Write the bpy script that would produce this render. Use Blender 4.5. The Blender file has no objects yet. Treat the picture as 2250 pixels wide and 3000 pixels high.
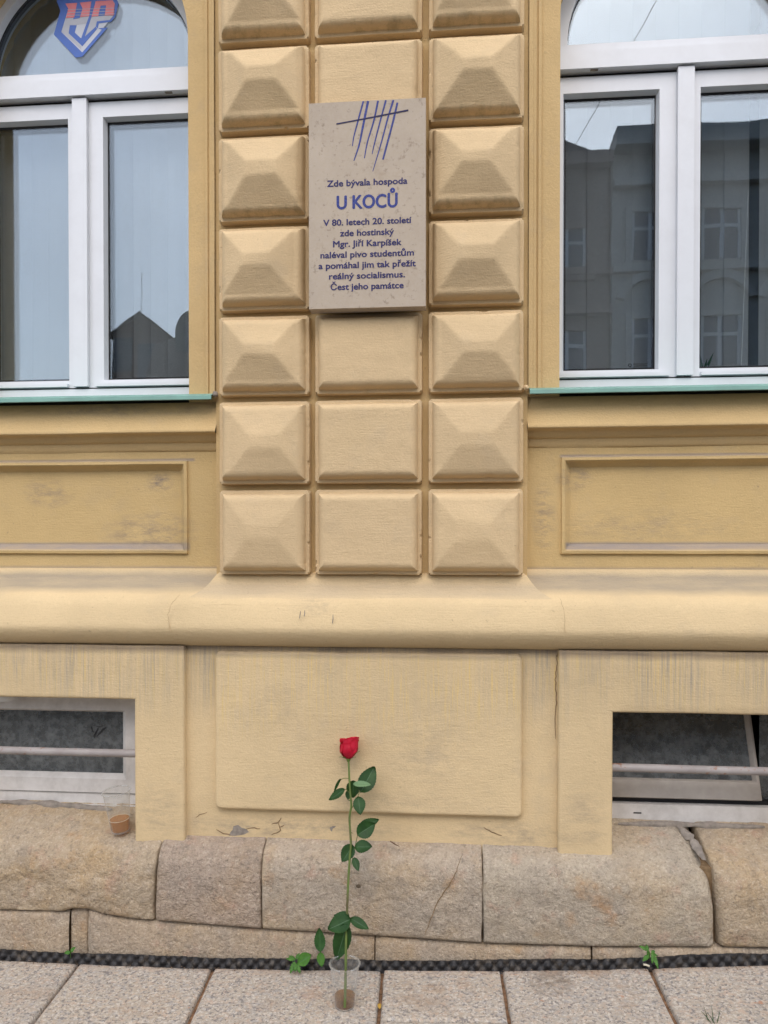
import bpy, bmesh, math, random
from mathutils import Vector, Matrix, noise
from mathutils.geometry import tessellate_polygon
random.seed(7)
S = bpy.context.scene
C = S.collection
R = math.radians

# ------------------------------------------------------------------ camera
F = 2250.0; PITCH = R(0.7); YAW = R(5.0); CAMH = 1.45; CAMD = 2.8; XC = 0.29
V0 = 1600 + F * math.tan(PITCH)
FW = Vector((-math.sin(YAW) * math.cos(PITCH), math.cos(YAW) * math.cos(PITCH), -math.sin(PITCH)))
RT = Vector((math.cos(YAW), math.sin(YAW), 0)); UP = RT.cross(FW)
cam_d = bpy.data.cameras.new('camera'); cam = bpy.data.objects.new('camera', cam_d); C.objects.link(cam)
cam.matrix_world = Matrix(((RT.x, UP.x, -FW.x, XC), (RT.y, UP.y, -FW.y, -CAMD), (RT.z, UP.z, -FW.z, CAMH), (0, 0, 0, 1)))
cam_d.sensor_width = 36; cam_d.lens = F / 3000 * 36; cam_d.shift_y = (V0 - 1500) / 3000
cam_d.clip_end = 2000; cam_d.clip_start = 0.05
S.camera = cam

# ------------------------------------------------------------------ sky, sun, exposure
SUN_EL, SUN_AZ = R(50), R(172)          # azimuth: compass-like, light comes from the street side
w = bpy.data.worlds.new('World'); S.world = w; w.use_nodes = True
wn = w.node_tree; wn.nodes.clear()
sky = wn.nodes.new('ShaderNodeTexSky'); sky.sky_type = 'NISHITA'; sky.sun_disc = False
sky.sun_elevation = SUN_EL; sky.sun_rotation = SUN_AZ
sky.air_density = 1.0; sky.dust_density = 2.5; sky.ozone_density = 1.0
hsv = wn.nodes.new('ShaderNodeHueSaturation'); hsv.inputs['Saturation'].default_value = 0.80
bg = wn.nodes.new('ShaderNodeBackground'); bg.inputs['Strength'].default_value = 0.15
wo = wn.nodes.new('ShaderNodeOutputWorld')
wn.links.new(sky.outputs[0], hsv.inputs['Color']); tcw = wn.nodes.new('ShaderNodeTexCoord'); cl = wn.nodes.new('ShaderNodeTexNoise'); cl.inputs['Scale'].default_value = 2.2; cl.inputs['Detail'].default_value = 5
cr = wn.nodes.new('ShaderNodeMapRange'); cr.inputs[1].default_value = .35; cr.inputs[2].default_value = .65; cr.inputs[3].default_value = .84; cr.inputs[4].default_value = 1.16
cm = wn.nodes.new('ShaderNodeMix'); cm.data_type = 'RGBA'; cm.blend_type = 'MULTIPLY'; cm.inputs[0].default_value = 1     # soft cloud cover
wn.links.new(tcw.outputs['Generated'], cl.inputs['Vector']); wn.links.new(cl.outputs[0], cr.inputs[0]); wn.links.new(hsv.outputs[0], cm.inputs[6]); wn.links.new(cr.outputs[0], cm.inputs[7])
wn.links.new(cm.outputs[2], bg.inputs['Color']); wn.links.new(bg.outputs[0], wo.inputs['Surface'])
sd = bpy.data.lights.new('sun', 'SUN'); sd.energy = 1.3; sd.angle = R(130); sd.color = (1, .96, .90)
sun = bpy.data.objects.new('sun', sd); C.objects.link(sun)
sun_dir = Vector((math.sin(SUN_AZ) * math.cos(SUN_EL), math.cos(SUN_AZ) * math.cos(SUN_EL), math.sin(SUN_EL)))
sun.rotation_euler = sun_dir.to_track_quat('Z', 'Y').to_euler()
vs = S.view_settings; vs.view_transform = 'Standard'; vs.look = 'None'; vs.exposure = 0.80; vs.gamma = 1.0; vs.use_curve_mapping = False
S.cycles.transparent_max_bounces = 32; S.cycles.max_bounces = 8; S.cycles.diffuse_bounces = 4
S.cycles.use_denoising = True

# ------------------------------------------------------------------ helpers
def ray(u, v): return FW + RT * ((u - 1125) / F) - UP * ((v - V0) / F)
def P(u, v, y):                       # photograph pixel -> point on the vertical plane y
    d = ray(u, v); t = (y + CAMD) / d.y
    return Vector((XC + d.x * t, y, CAMH + d.z * t))
def PR(u, v, W, gy=.2245):            # pixel inside a window pane -> mirrored point on the far side of the street (y = -W)
    d = ray(u, v); t = (2 * gy + CAMD + W) / d.y
    return Vector((XC + d.x * t, -W, CAMH + d.z * t))
def zp(x):                            # the pavement rises along the street
    return -.027 + .041 * x + .017 * x * x if abs(x) < 2 else (-.027 + .068 + (.041 + .068) * (x - 2) + .082 if x > 2 else -.027 - .082 + .068 + .027 * (x + 2) * -1)
def ns(x, y, z): return noise.noise(Vector((x, y, z)))
def fb(x, y, z):
    return ns(x, y, z) + .5 * ns(2.1 * x + 7, 2.1 * y, 2.1 * z) + .25 * ns(4.3 * x, 4.3 * y + 3, 4.3 * z)
def lerp(a, b, t): return a + (b - a) * t
def interp(tab, x):
    if x <= tab[0][0]: return tab[0][1]
    for (a, va), (b, vb) in zip(tab, tab[1:]):
        if x <= b: return lerp(va, vb, (x - a) / (b - a))
    return tab[-1][1]

def link(o, parent=None):
    C.objects.link(o)
    if parent: o.parent = parent
    return o
def mesh(name, vs_, fs, mat=None, parent=None, sharp=40, smooth=True):
    me = bpy.data.meshes.new(name); me.from_pydata([tuple(v) for v in vs_], [], fs); me.update()
    if smooth:
        for p in me.polygons: p.use_smooth = True
        me.set_sharp_from_angle(angle=R(sharp))
    if mat: me.materials.append(mat)
    return link(bpy.data.objects.new(name, me), parent)
def tag(o, label=None, cat=None, group=None, kind=None):
    if label: o['label'] = label
    if cat: o['category'] = cat
    if group: o['group'] = group
    if kind: o['kind'] = kind
    return o
def thing(name, loc, label, cat, group=None):
    o = bpy.data.objects.new(name, None); C.objects.link(o); o.empty_display_size = .1
    return tag(o, label, cat, group)      # parts keep world coordinates, so the empty stays at the origin unless moved on purpose
def bmobj(name, bm, mat, parent=None, sharp=40, bevel=0):
    if bevel:
        es = [e for e in bm.edges if len(e.link_faces) == 2 and e.calc_face_angle(0) > .5]
        bmesh.ops.bevel(bm, geom=es, offset=bevel, segments=2, profile=.5, affect='EDGES')
    bmesh.ops.recalc_face_normals(bm, faces=bm.faces)
    me = bpy.data.meshes.new(name); bm.to_mesh(me); bm.free()
    for p in me.polygons: p.use_smooth = True
    me.set_sharp_from_angle(angle=R(sharp))
    if mat: me.materials.append(mat)
    return link(bpy.data.objects.new(name, me), parent)
def add_box(bm, x0, x1, y0, y1, z0, z1):
    q = [bm.verts.new(p) for p in ((x0, y0, z0), (x1, y0, z0), (x1, y1, z0), (x0, y1, z0), (x0, y0, z1), (x1, y0, z1), (x1, y1, z1), (x0, y1, z1))]
    for f in ((0, 1, 5, 4), (1, 2, 6, 5), (2, 3, 7, 6), (3, 0, 4, 7), (4, 5, 6, 7), (3, 2, 1, 0)): bm.faces.new([q[i] for i in f])
def box(name, x0, x1, y0, y1, z0, z1, mat, parent=None, bevel=.002):
    bm = bmesh.new(); add_box(bm, x0, x1, y0, y1, z0, z1); return bmobj(name, bm, mat, parent, 40, bevel)
def boxes(name, bl, mat, parent=None, bevel=.002):
    bm = bmesh.new()
    for b in bl: add_box(bm, *b)
    return bmobj(name, bm, mat, parent, 40, bevel)
def grid(name, xs, zs, fn, mat, parent=None, sharp=40, skip=None):
    v = [fn(x, z) for z in zs for x in xs]; n = len(xs); f = []
    for j in range(len(zs) - 1):
        for i in range(n - 1):
            if skip and skip(.5 * (xs[i] + xs[i + 1]), .5 * (zs[j] + zs[j + 1])): continue
            f.append((j * n + i, j * n + i + 1, (j + 1) * n + i + 1, (j + 1) * n + i))
    return mesh(name, v, f, mat, parent, sharp)
def lin(a, b, n): return [a + (b - a) * i / (n - 1) for i in range(n)]
def sweep(name, prof, xs, mat, parent=None, jit=.0012, sharp=35, seed=0):   # profile (y,z) run along x, profile listed from top to bottom
    v = []; n = len(xs)
    for k, (y, z) in enumerate(prof):
        for x in xs:
            j = fb(x * 2.1, seed, z * 5) * jit
            v.append((x, y + j, z + fb(x * 1.3, seed + 5, z * 2) * jit * .8))
    f = [((k + 1) * n + i, (k + 1) * n + i + 1, k * n + i + 1, k * n + i) for k in range(len(prof) - 1) for i in range(n - 1)]
    return mesh(name, v, f, mat, parent, sharp)
def tube(name, pts, rad, mat, parent=None, seg=8, bm=None):
    own = bm is None
    if own: bm = bmesh.new()
    rings = []
    for i, p in enumerate(pts):
        d = (Vector(pts[min(i + 1, len(pts) - 1)]) - Vector(pts[max(i - 1, 0)])).normalized()
        a = d.cross(Vector((0, 1, .01)) if abs(d.y) < .9 else Vector((1, 0, 0))).normalized(); b = d.cross(a)
        r = rad[i] if isinstance(rad, (list, tuple)) else rad
        rings.append([bm.verts.new(Vector(p) + a * r * math.cos(2 * math.pi * k / seg) + b * r * math.sin(2 * math.pi * k / seg)) for k in range(seg)])
    for A, B in zip(rings, rings[1:]):
        for k in range(seg): bm.faces.new((A[k], A[(k + 1) % seg], B[(k + 1) % seg], B[k]))
    bm.faces.new(rings[0][::-1]); bm.faces.new(rings[-1])
    if own: return bmobj(name, bm, mat, parent, 50)
def smooth_pts(pts, n=6):
    out = []; p = [Vector(q) for q in pts]; p = [2 * p[0] - p[1]] + p + [2 * p[-1] - p[-2]]
    for i in range(1, len(p) - 2):
        for k in range(n):
            t = k / n; a, b, c, d = p[i - 1:i + 3]
            out.append(.5 * ((2 * b) + (c - a) * t + (2 * a - 5 * b + 4 * c - d) * t * t + (3 * b - a - 3 * c + d) * t ** 3))
    return out + [p[-2]]
def polyplate(name, loops, y0, y1, mat, parent=None, step=0.0):      # flat printed shapes with a little thickness, loops of world (x,z)
    bm = bmesh.new()
    lay = {}
    for i_, lp in enumerate(loops):
        a = [bm.verts.new((x, y0, z)) for x, z in lp]
        for q_ in a: lay[q_] = i_ * step
        for t_ in tessellate_polygon([[Vector((x, z, 0)) for x, z in lp]]):
            try: bm.faces.new([a[k_] for k_ in t_])
            except ValueError: continue
    bmesh.ops.recalc_face_normals(bm, faces=bm.faces)
    src = [(v_, lay[v_]) for v_ in bm.verts]; key = {(round(v_.co.x, 6), round(v_.co.z, 6)): l_ for v_, l_ in src}
    for v_, l_ in src: v_.co.y -= l_ * .3
    ex = bmesh.ops.extrude_face_region(bm, geom=list(bm.faces))
    for g in ex['geom']:
        if isinstance(g, bmesh.types.BMVert): g.co.y = y1 - key.get((round(g.co.x, 6), round(g.co.z, 6)), 0)
    o_ = bmobj(name, bm, mat, parent, 30)
    for p_ in o_.data.polygons: p_.use_smooth = False
    return o_

# ------------------------------------------------------------------ materials
class G:
    def __init__(s, name):
        s.m = bpy.data.materials.new(name); s.m.use_nodes = True; s.t = s.m.node_tree; s.t.nodes.clear()
        s.out = s.t.nodes.new('ShaderNodeOutputMaterial'); s._pos = None
    def n(s, ty, ins=None, **kw):
        x = s.t.nodes.new('ShaderNode' + ty)
        for k, v in kw.items(): setattr(x, k, v)
        for k, v in (ins or {}).items():
            if isinstance(v, bpy.types.NodeSocket): s.t.links.new(v, x.inputs[k])
            else:
                if isinstance(v, tuple) and len(v) == 3 and x.inputs[k].type == 'RGBA': v = v + (1,)
                x.inputs[k].default_value = v
        return x
    @property
    def pos(s):
        if s._pos is None: s._pos = s.n('NewGeometry').outputs['Position']
        return s._pos
    def xyz(s):
        q = s.n('SeparateXYZ', {0: s.pos}); return q.outputs[0], q.outputs[1], q.outputs[2]
    def scaled(s, v): return s.n('VectorMath', {0: s.pos, 1: v}, operation='MULTIPLY').outputs[0]
    def noise(s, sc, det=3, rough=.55, vec=None, off=None):
        v = vec or s.pos
        if off is not None: v = s.n('VectorMath', {0: v, 1: off}, operation='ADD').outputs[0]
        return s.n('TexNoise', {'Vector': v, 'Scale': sc, 'Detail': float(det), 'Roughness': rough}).outputs[0]
    def ma(s, op, a, b=0.0, clamp=False): return s.n('Math', {0: a, 1: b}, operation=op, use_clamp=clamp).outputs[0]
    def mr(s, v, a, b, c=0.0, d=1.0): return s.n('MapRange', {'Value': v, 'From Min': a, 'From Max': b, 'To Min': c, 'To Max': d}).outputs[0]
    def mix(s, f, a, b, bt='MIX'):
        x = s.n('Mix', {}, data_type='RGBA', blend_type=bt)
        for i, v in ((0, f), (6, a), (7, b)):
            if isinstance(v, bpy.types.NodeSocket): s.t.links.new(v, x.inputs[i])
            else: x.inputs[i].default_value = (v + (1,)) if isinstance(v, tuple) and len(v) == 3 else v
        return x.outputs[2]
    def bump(s, h, strength=.4, dist=.004, nrm=None):
        i = {'Height': h, 'Strength': strength, 'Distance': dist}
        if nrm: i['Normal'] = nrm
        return s.n('Bump', i).outputs[0]
    def done(s, col, rough=.85, nrm=None, spec=.3, **kw):
        i = {'Base Color': col, 'Roughness': rough, 'Specular IOR Level': spec}
        if nrm: i['Normal'] = nrm
        i.update(kw)
        b = s.n('BsdfPrincipled', i); s.t.links.new(b.outputs[0], s.out.inputs['Surface']); return s.m
def mul(c, k): return tuple(min(1, x * k) for x in c)

def stucco(name, base, dirt=None, rough_amt=1.0, brush=1.0, warm=(.60, .455, .25), grey=(.33, .29, .245), gk=.22):
    g = G(name)
    n1 = g.noise(1.7, 5, .6); n2 = g.noise(7.5, 5, .65, off=(3.1, 1.7, 9.2)); n3 = g.noise(55, 3, .6); n4 = g.noise(170, 2, .6)
    col = g.mix(g.mr(n1, .36, .66), mul(base, .9), mul(base, 1.06))
    col = g.mix(g.mr(n2, .55, .8, 0, gk), col, grey)
    col = g.mix(g.mr(g.noise(3.4, 4, .6, off=(9, 4, 2)), .52, .75, 0, .22), col, warm)
    # specks and pinholes in the paint
    col = g.mix(g.mr(n3, .70, .76, 0, .35), col, (.16, .12, .085))
    col = g.mix(g.mr(n4, .35, .65, .0, .16), col, mul(base, .62))
    col = g.mix(g.mr(g.n('ObjectInfo').outputs['Random'], 0, 1, 0, .10), col, mul(base, .78))
    if dirt: col = dirt(g, col)
    br = g.noise(1.0, 3, .6, vec=g.scaled((22, 22, 210)))
    h = g.ma('ADD', g.ma('MULTIPLY', n4, .55 * rough_amt), g.ma('MULTIPLY', n3, .5 * rough_amt))
    h = g.ma('ADD', h, g.ma('MULTIPLY', br, .45 * brush))
    h = g.ma('ADD', h, g.ma('MULTIPLY', g.noise(16, 3, .5), .9))
    return g.done(col, .9, g.bump(h, .55, .0042), .2)

PLASTER = (.640, .482, .286)
OCHRE = (.58, .415, .205)
PALE = (.650, .502, .296)

def dirt_streaks(zt, zb, xr=None, amt=.85):
    def f(g, col):
        x, y, z = g.xyz()
        st = g.noise(1.0, 4, .7, vec=g.scaled((100, 8, 2.0)))
        st2 = g.noise(1.0, 2, .6, vec=g.scaled((230, 10, 5)), off=(4, 4, 4))
        band = g.ma('MULTIPLY', g.mr(z, zb, lerp(zb, zt, .62)), g.mr(g.noise(1.0, 3, .6, vec=g.scaled((6, 6, 3))), .34, .56))
        m = g.ma('MULTIPLY', g.ma('MULTIPLY', band, g.mr(g.ma('ADD', g.ma('MULTIPLY', st, .6), g.ma('MULTIPLY', st2, .4)), .42, .58)), amt)
        col = g.mix(m, col, (.345, .30, .235))
        m2 = g.ma('MULTIPLY', band, g.mr(st2, .54, .64, 0, .8))
        return g.mix(m2, col, (.68, .50, .21))
    return f
def dirt_shade_band(z0, z1, soft, amt, colr=(.27, .235, .215), xmin=0):
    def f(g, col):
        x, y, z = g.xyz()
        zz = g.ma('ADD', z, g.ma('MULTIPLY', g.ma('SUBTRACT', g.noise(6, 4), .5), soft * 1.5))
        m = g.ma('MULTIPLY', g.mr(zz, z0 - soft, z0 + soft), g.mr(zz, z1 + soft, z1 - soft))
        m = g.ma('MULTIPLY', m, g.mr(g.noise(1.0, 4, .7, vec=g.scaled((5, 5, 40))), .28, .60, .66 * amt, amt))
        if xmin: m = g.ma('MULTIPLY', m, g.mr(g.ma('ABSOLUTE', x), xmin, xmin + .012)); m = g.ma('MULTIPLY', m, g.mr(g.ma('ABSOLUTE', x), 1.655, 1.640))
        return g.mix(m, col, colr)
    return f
def dirt_shade_chain(*fs):
    def f(g, col):
        for q in fs: col = q(g, col)
        return col
    return f
def dirt_smudge(cx, cz, rx, rz, amt, sc=14):
    def f(g, col):
        x, y, z = g.xyz()
        dx = g.ma('DIVIDE', g.ma('SUBTRACT', x, cx), rx); dz = g.ma('DIVIDE', g.ma('SUBTRACT', z, cz), rz)
        d = g.ma('ADD', g.ma('MULTIPLY', dx, dx), g.ma('MULTIPLY', dz, dz))
        m = g.ma('MULTIPLY', g.mr(d, 1.0, .05), g.mr(g.noise(1.0, 6, .75, vec=g.scaled((sc, sc, sc * 2.6))), .42, .66, 0, amt))
        return g.mix(m, col, (.20, .17, .15))
    return f

M = {}
M['pilaster'] = stucco('ochre_plaster_groove', mul(OCHRE, .98), brush=.5)
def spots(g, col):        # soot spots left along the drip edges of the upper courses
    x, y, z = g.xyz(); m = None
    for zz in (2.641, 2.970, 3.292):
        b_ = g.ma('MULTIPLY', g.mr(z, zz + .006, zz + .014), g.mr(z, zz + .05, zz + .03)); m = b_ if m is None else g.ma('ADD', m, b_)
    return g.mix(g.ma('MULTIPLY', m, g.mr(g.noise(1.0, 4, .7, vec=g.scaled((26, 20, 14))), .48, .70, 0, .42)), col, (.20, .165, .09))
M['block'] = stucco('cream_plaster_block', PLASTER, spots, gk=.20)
M['fascia'] = stucco('ochre_plaster_fascia', OCHRE, gk=.25, brush=.3)
M['course'] = stucco('ochre_plaster_course', mul(OCHRE, 1.02), dirt_smudge(-.95, 1.97, .45, .035, .5, 9), brush=.8)
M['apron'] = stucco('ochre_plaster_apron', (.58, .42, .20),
    dirt_shade_chain(dirt_shade_band(1.436, 1.463, .005, .95, xmin=.70), dirt_shade_band(1.7735, 1.785, .003, .75, xmin=.68), dirt_shade_band(1.352, 1.372, .006, .6),
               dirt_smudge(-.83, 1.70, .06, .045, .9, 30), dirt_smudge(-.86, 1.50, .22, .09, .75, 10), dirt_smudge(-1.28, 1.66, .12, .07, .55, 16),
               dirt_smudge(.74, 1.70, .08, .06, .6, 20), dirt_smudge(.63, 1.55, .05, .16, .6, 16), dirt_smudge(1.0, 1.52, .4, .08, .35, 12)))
M['torus'] = stucco('cream_plaster_moulding', PALE, dirt_shade_chain(dirt_shade_band(1.286, 1.349, .012, .90, (.32, .27, .20)), dirt_smudge(-.2, 1.24, .1, .05, .3, 30)), brush=1.2, gk=.2)
M['foot'] = stucco('cream_plaster_pilaster_foot', PALE, dirt_shade_band(1.265, 1.315, .012, .45, (.33, .275, .22)), brush=1.2, gk=.2)
M['plinth'] = stucco('cream_plaster_plinth', PALE, dirt_shade_chain(dirt_streaks(1.09, .80), dirt_shade_band(1.06, 1.1, .012, .75, (.13, .10, .08)), dirt_smudge(-.3, .42, .5, .05, .55, 16), dirt_smudge(.76, .50, .10, .14, .4, 12), dirt_smudge(-.78, .47, .10, .12, .4, 14), dirt_smudge(.5, .42, .3, .05, .5, 16)), gk=.30)  # near-black top band paints the shadow line under the base moulding
M['panel'] = stucco('cream_plaster_panel', PALE, dirt_shade_chain(dirt_streaks(1.08, .70, amt=.22), dirt_shade_band(1.05, 1.1, .009, .6, (.16, .13, .10)), dirt_smudge(.22, .72, .22, .20, .32, 7), dirt_smudge(-.35, .86, .18, .12, .22, 9), dirt_smudge(.0, .53, .5, .05, .3, 12)), gk=.34)  # dark band on the top edge is the moulding's shadow, painted in

def stone_mat(name, a, b, rust=.5, bumpk=1.0, ochre=.4):
    g = G(name)
    oi = g.n('ObjectInfo').outputs['Random']
    off = g.n('CombineXYZ', {0: g.ma('MULTIPLY', oi, 9.0), 1: oi, 2: g.ma('MULTIPLY', oi, 5.0)}).outputs[0]
    v = g.n('VectorMath', {0: g.pos, 1: off}, operation='ADD').outputs[0]
    n1 = g.noise(3.5, 6, .65, vec=v); n2 = g.noise(11, 6, .7, vec=v); n3 = g.noise(48, 4, .72, vec=v); n4 = g.noise(120, 3, .7, vec=v)
    col = g.mix(g.mr(n1, .36, .62), a, b)
    col = g.mix(g.mr(g.noise(5, 5, .65, vec=v, off=(8, 2, 5)), .47, .66, 0, ochre), col, (.43, .29, .14))
    col = g.mix(g.mr(n2, .5, .72, 0, .6), col, (.23, .195, .16))
    col = g.mix(g.mr(g.noise(6.5, 4, .6, vec=v, off=(5, 8, 1)), .62, .74, 0, rust), col, (.40, .21, .075))
    col = g.mix(g.mr(g.noise(10, 5, .65, vec=v, off=(1, 3, 7)), .58, .70, 0, .45), col, (.43, .26, .185))
    col = g.mix(g.mr(g.noise(8, 5, .7, vec=v, off=(4, 9, 3)), .60, .72, 0, .5), col, (.56, .47, .36))
    col = g.mix(g.mr(n3, .54, .72, 0, .55), col, (.145, .115, .09))
    col = g.mix(g.mr(n3, .46, .30, 0, .45), col, (.56, .47, .37))
    col = g.mix(g.mr(n4, .56, .68, 0, .5), col, (.12, .10, .085))
    col = g.mix(g.mr(n4, .44, .30, 0, .55), col, (.62, .53, .43))
    h = g.ma('ADD', g.ma('ADD', g.ma('MULTIPLY', n3, 1.0), g.ma('MULTIPLY', n4, .55)), g.ma('MULTIPLY', n2, 1.3))
    return g.done(col, .94, g.bump(h, .9 * bumpk, .011), .15)
M['stone'] = stone_mat('weathered_sandstone', (.43, .35, .26), (.37, .315, .25))
M['stoneochre'] = stone_mat('ochre_sandstone', (.44, .34, .225), (.39, .315, .225), .5, 1.0, .55)
M['stonepink'] = stone_mat('pinkish_sandstone', (.43, .335, .255), (.37, .30, .24), .3, 1.3, .25)
M['stonegrey'] = stone_mat('grey_sandstone', (.42, .36, .275), (.36, .31, .245), .55, .9, .3)
M['lowstone'] = stone_mat('sandstone_footing', (.40, .315, .225), (.35, .29, .225), .5, .9, .4)

def granite():
    g = G('pink_grey_granite')
    oi = g.n('ObjectInfo').outputs['Random']
    off = g.n('CombineXYZ', {0: g.ma('MULTIPLY', oi, 9.0), 1: oi, 2: 0.0}).outputs[0]
    v = g.n('VectorMath', {0: g.pos, 1: off}, operation='ADD').outputs[0]
    n1 = g.noise(85, 3, .7, vec=v); n2 = g.noise(95, 3, .65, vec=v, off=(3, 3, 3)); n3 = g.noise(2.6, 5, .6, vec=v); n4 = g.noise(55, 3, .65, vec=v, off=(7, 1, 2))
    col = g.mix(g.mr(n3, .35, .65), (.40, .345, .275), (.37, .33, .28))
    col = g.mix(g.mr(n4, .53, .63, 0, .5), col, (.50, .36, .27))
    col = g.mix(g.mr(n4, .46, .36, 0, .5), col, (.32, .32, .33))
    col = g.mix(g.mr(n2, .52, .60, 0, .8), col, (.55, .50, .435))
    col = g.mix(g.mr(n1, .53, .61, 0, .85), col, (.17, .155, .15))
    col = g.mix(g.mr(g.noise(4.2, 6, .68, vec=v, off=(2, 6, 6)), .54, .72, 0, .6), col, (.29, .205, .135))
    col = g.mix(g.mr(g.noise(22, 3, .6, vec=v, off=(2, 1, 6)), .70, .75, 0, .7), col, (.40, .185, .10))
    x, y, z = g.xyz()
    for cx, cy, rx, ry, am, cc in ((.62, -.235, .085, .10, .75, (.17, .13, .095)), (.235, -.27, .05, .035, .5, (.33, .2, .1)), (.33, -.235, .03, .04, .5, (.35, .21, .12)), (-.17, -.30, .05, .05, .45, (.36, .2, .12))):
        dx = g.ma('DIVIDE', g.ma('SUBTRACT', x, cx), rx); dy = g.ma('DIVIDE', g.ma('SUBTRACT', y, cy), ry)
        d = g.ma('ADD', g.ma('MULTIPLY', dx, dx), g.ma('MULTIPLY', dy, dy))
        m = g.ma('MULTIPLY', g.mr(d, 1.0, .3), g.mr(g.noise(24, 5, .75), .40, .62, .15 * am, am))
        col = g.mix(m, col, cc)
    # rusty soil staining along the wall edge
    col = g.mix(g.ma('MULTIPLY', g.mr(y, -.205, -.16), g.mr(g.noise(9, 4, .7), .4, .65, 0, .55)), col, (.42, .27, .18))
    h = g.ma('ADD', n1, g.ma('MULTIPLY', g.noise(38, 4, .65, vec=v), 1.6))
    return g.done(col, .85, g.bump(h, .7, .006), .25)
M['granite'] = granite()
def simple(name, col, rough=.6, spec=.4, var=.12, sc=40, bump=0, dist=.002, dirt=None, **kw):
    g = G(name)
    n = g.noise(sc, 4, .6)
    c = g.mix(g.mr(n, .3, .7), mul(col, 1 - var), mul(col, 1 + var))
    if dirt: c = dirt(g, c)
    return g.done(c, rough, g.bump(n, bump, dist) if bump else None, spec, **kw)
def plaque_mat():
    g = G('grey_limestone')
    n1 = g.noise(5, 5, .65); n2 = g.noise(45, 4, .7); n3 = g.noise(120, 3, .6)
    c = g.mix(g.mr(n1, .35, .65), (.47, .395, .31), (.415, .345, .27))
    c = g.mix(g.mr(g.noise(11, 4, .7, off=(2, 2, 2)), .57, .75, 0, .5), c, (.32, .24, .165))
    c = g.mix(g.mr(n2, .58, .68, 0, .6), c, (.20, .15, .105))
    c = g.mix(g.mr(n3, .4, .7, 0, .2), c, (.5, .45, .40))
    return g.done(c, .75, g.bump(n3, .2, .001), .3)
M['plaque'] = plaque_mat()
M['ink'] = simple('blue_engraving_paint', (.036, .052, .22), .6, .3, .45, 160)
M['navy'] = simple('navy_engraving_paint', (.018, .016, .07), .6, .3, .45, 130)
M['letter'] = simple('dark_blue_letter_paint', (.030, .028, .115), .6, .3, .4, 120)
def grime(a):
    def f(g, c): return g.mix(g.mr(g.noise(9, 5, .7), .45, .75, 0, a), c, (.24, .21, .18))
    return f
M['upvc'] = simple('white_plastic_frame', (.69, .715, .755), .35, .5, .02, 6, dirt=grime(.08))
M['oldframe'] = simple('dirty_white_frame', (.63, .61, .59), .5, .4, .06, 25, dirt=grime(.45))
M['dullframe'] = simple('brownish_grey_frame', (.36, .33, .30), .55, .3, .08, 25, dirt=grime(.5))
M['gasket'] = simple('black_rubber_seal', (.012, .012, .014), .6)
M['green'] = simple('pale_green_coated_metal', (.17, .335, .285), .5, .4, .12, 12, dirt=grime(.15))
M['room'] = simple('dim_room_wall', (.16, .15, .135), .9, .1)
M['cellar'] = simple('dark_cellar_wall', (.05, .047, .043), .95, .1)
M['blind'] = simple('grey_white_blind_fabric', (.43, .43, .43), .9, .1, .05, 90)
M['chain'] = simple('white_bead_chain', (.7, .7, .7), .4)
M['soil'] = simple('brown_joint_soil', (.21, .125, .075), .95, .1, .5, 60, .6, .006)
M['rubber'] = simple('black_dimpled_plastic', (.022, .021, .022), .55, .35, .4, 70, dirt=lambda g, c: g.mix(g.mr(g.noise(30, 4, .7), .50, .70, 0, .6), c, (.13, .105, .08)))
M['mortar'] = simple('grey_mortar', (.25, .22, .19), .95, .1, .25, 50, .7, .006)
M['hairline'] = simple('hairline_crack', (.47, .35, .21), .95, .1, .2, 80)
M['crackbrown'] = simple('brown_plaster_crack', (.22, .15, .085), .95, .1, .3, 80)
M['crack'] = simple('dark_crack', (.10, .075, .05), .95, .1, .3, 80)
M['asphalt'] = simple('grey_asphalt', (.055, .055, .057), .9, .2, .3, 30, .4, .01)
M['slabsheet'] = simple('darkened_paving', (.13, .12, .11), .85, .3, .25, 60, .3, .004)  # unseen paving, toned dark to cut light bounced up under mouldings and blocks
def rustbar():
    g = G('rusty_grey_pipe')
    c = g.mix(g.mr(g.noise(12, 3), .35, .65), (.27, .24, .23), (.34, .31, .30))
    c = g.mix(g.mr(g.noise(38, 4, .65, off=(2, 5, 5)), .60, .70, 0, .9), c, (.23, .085, .035))
    return g.done(c, .55, g.bump(g.noise(60, 3), .2, .001), .4)
M['bar'] = rustbar()
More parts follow.
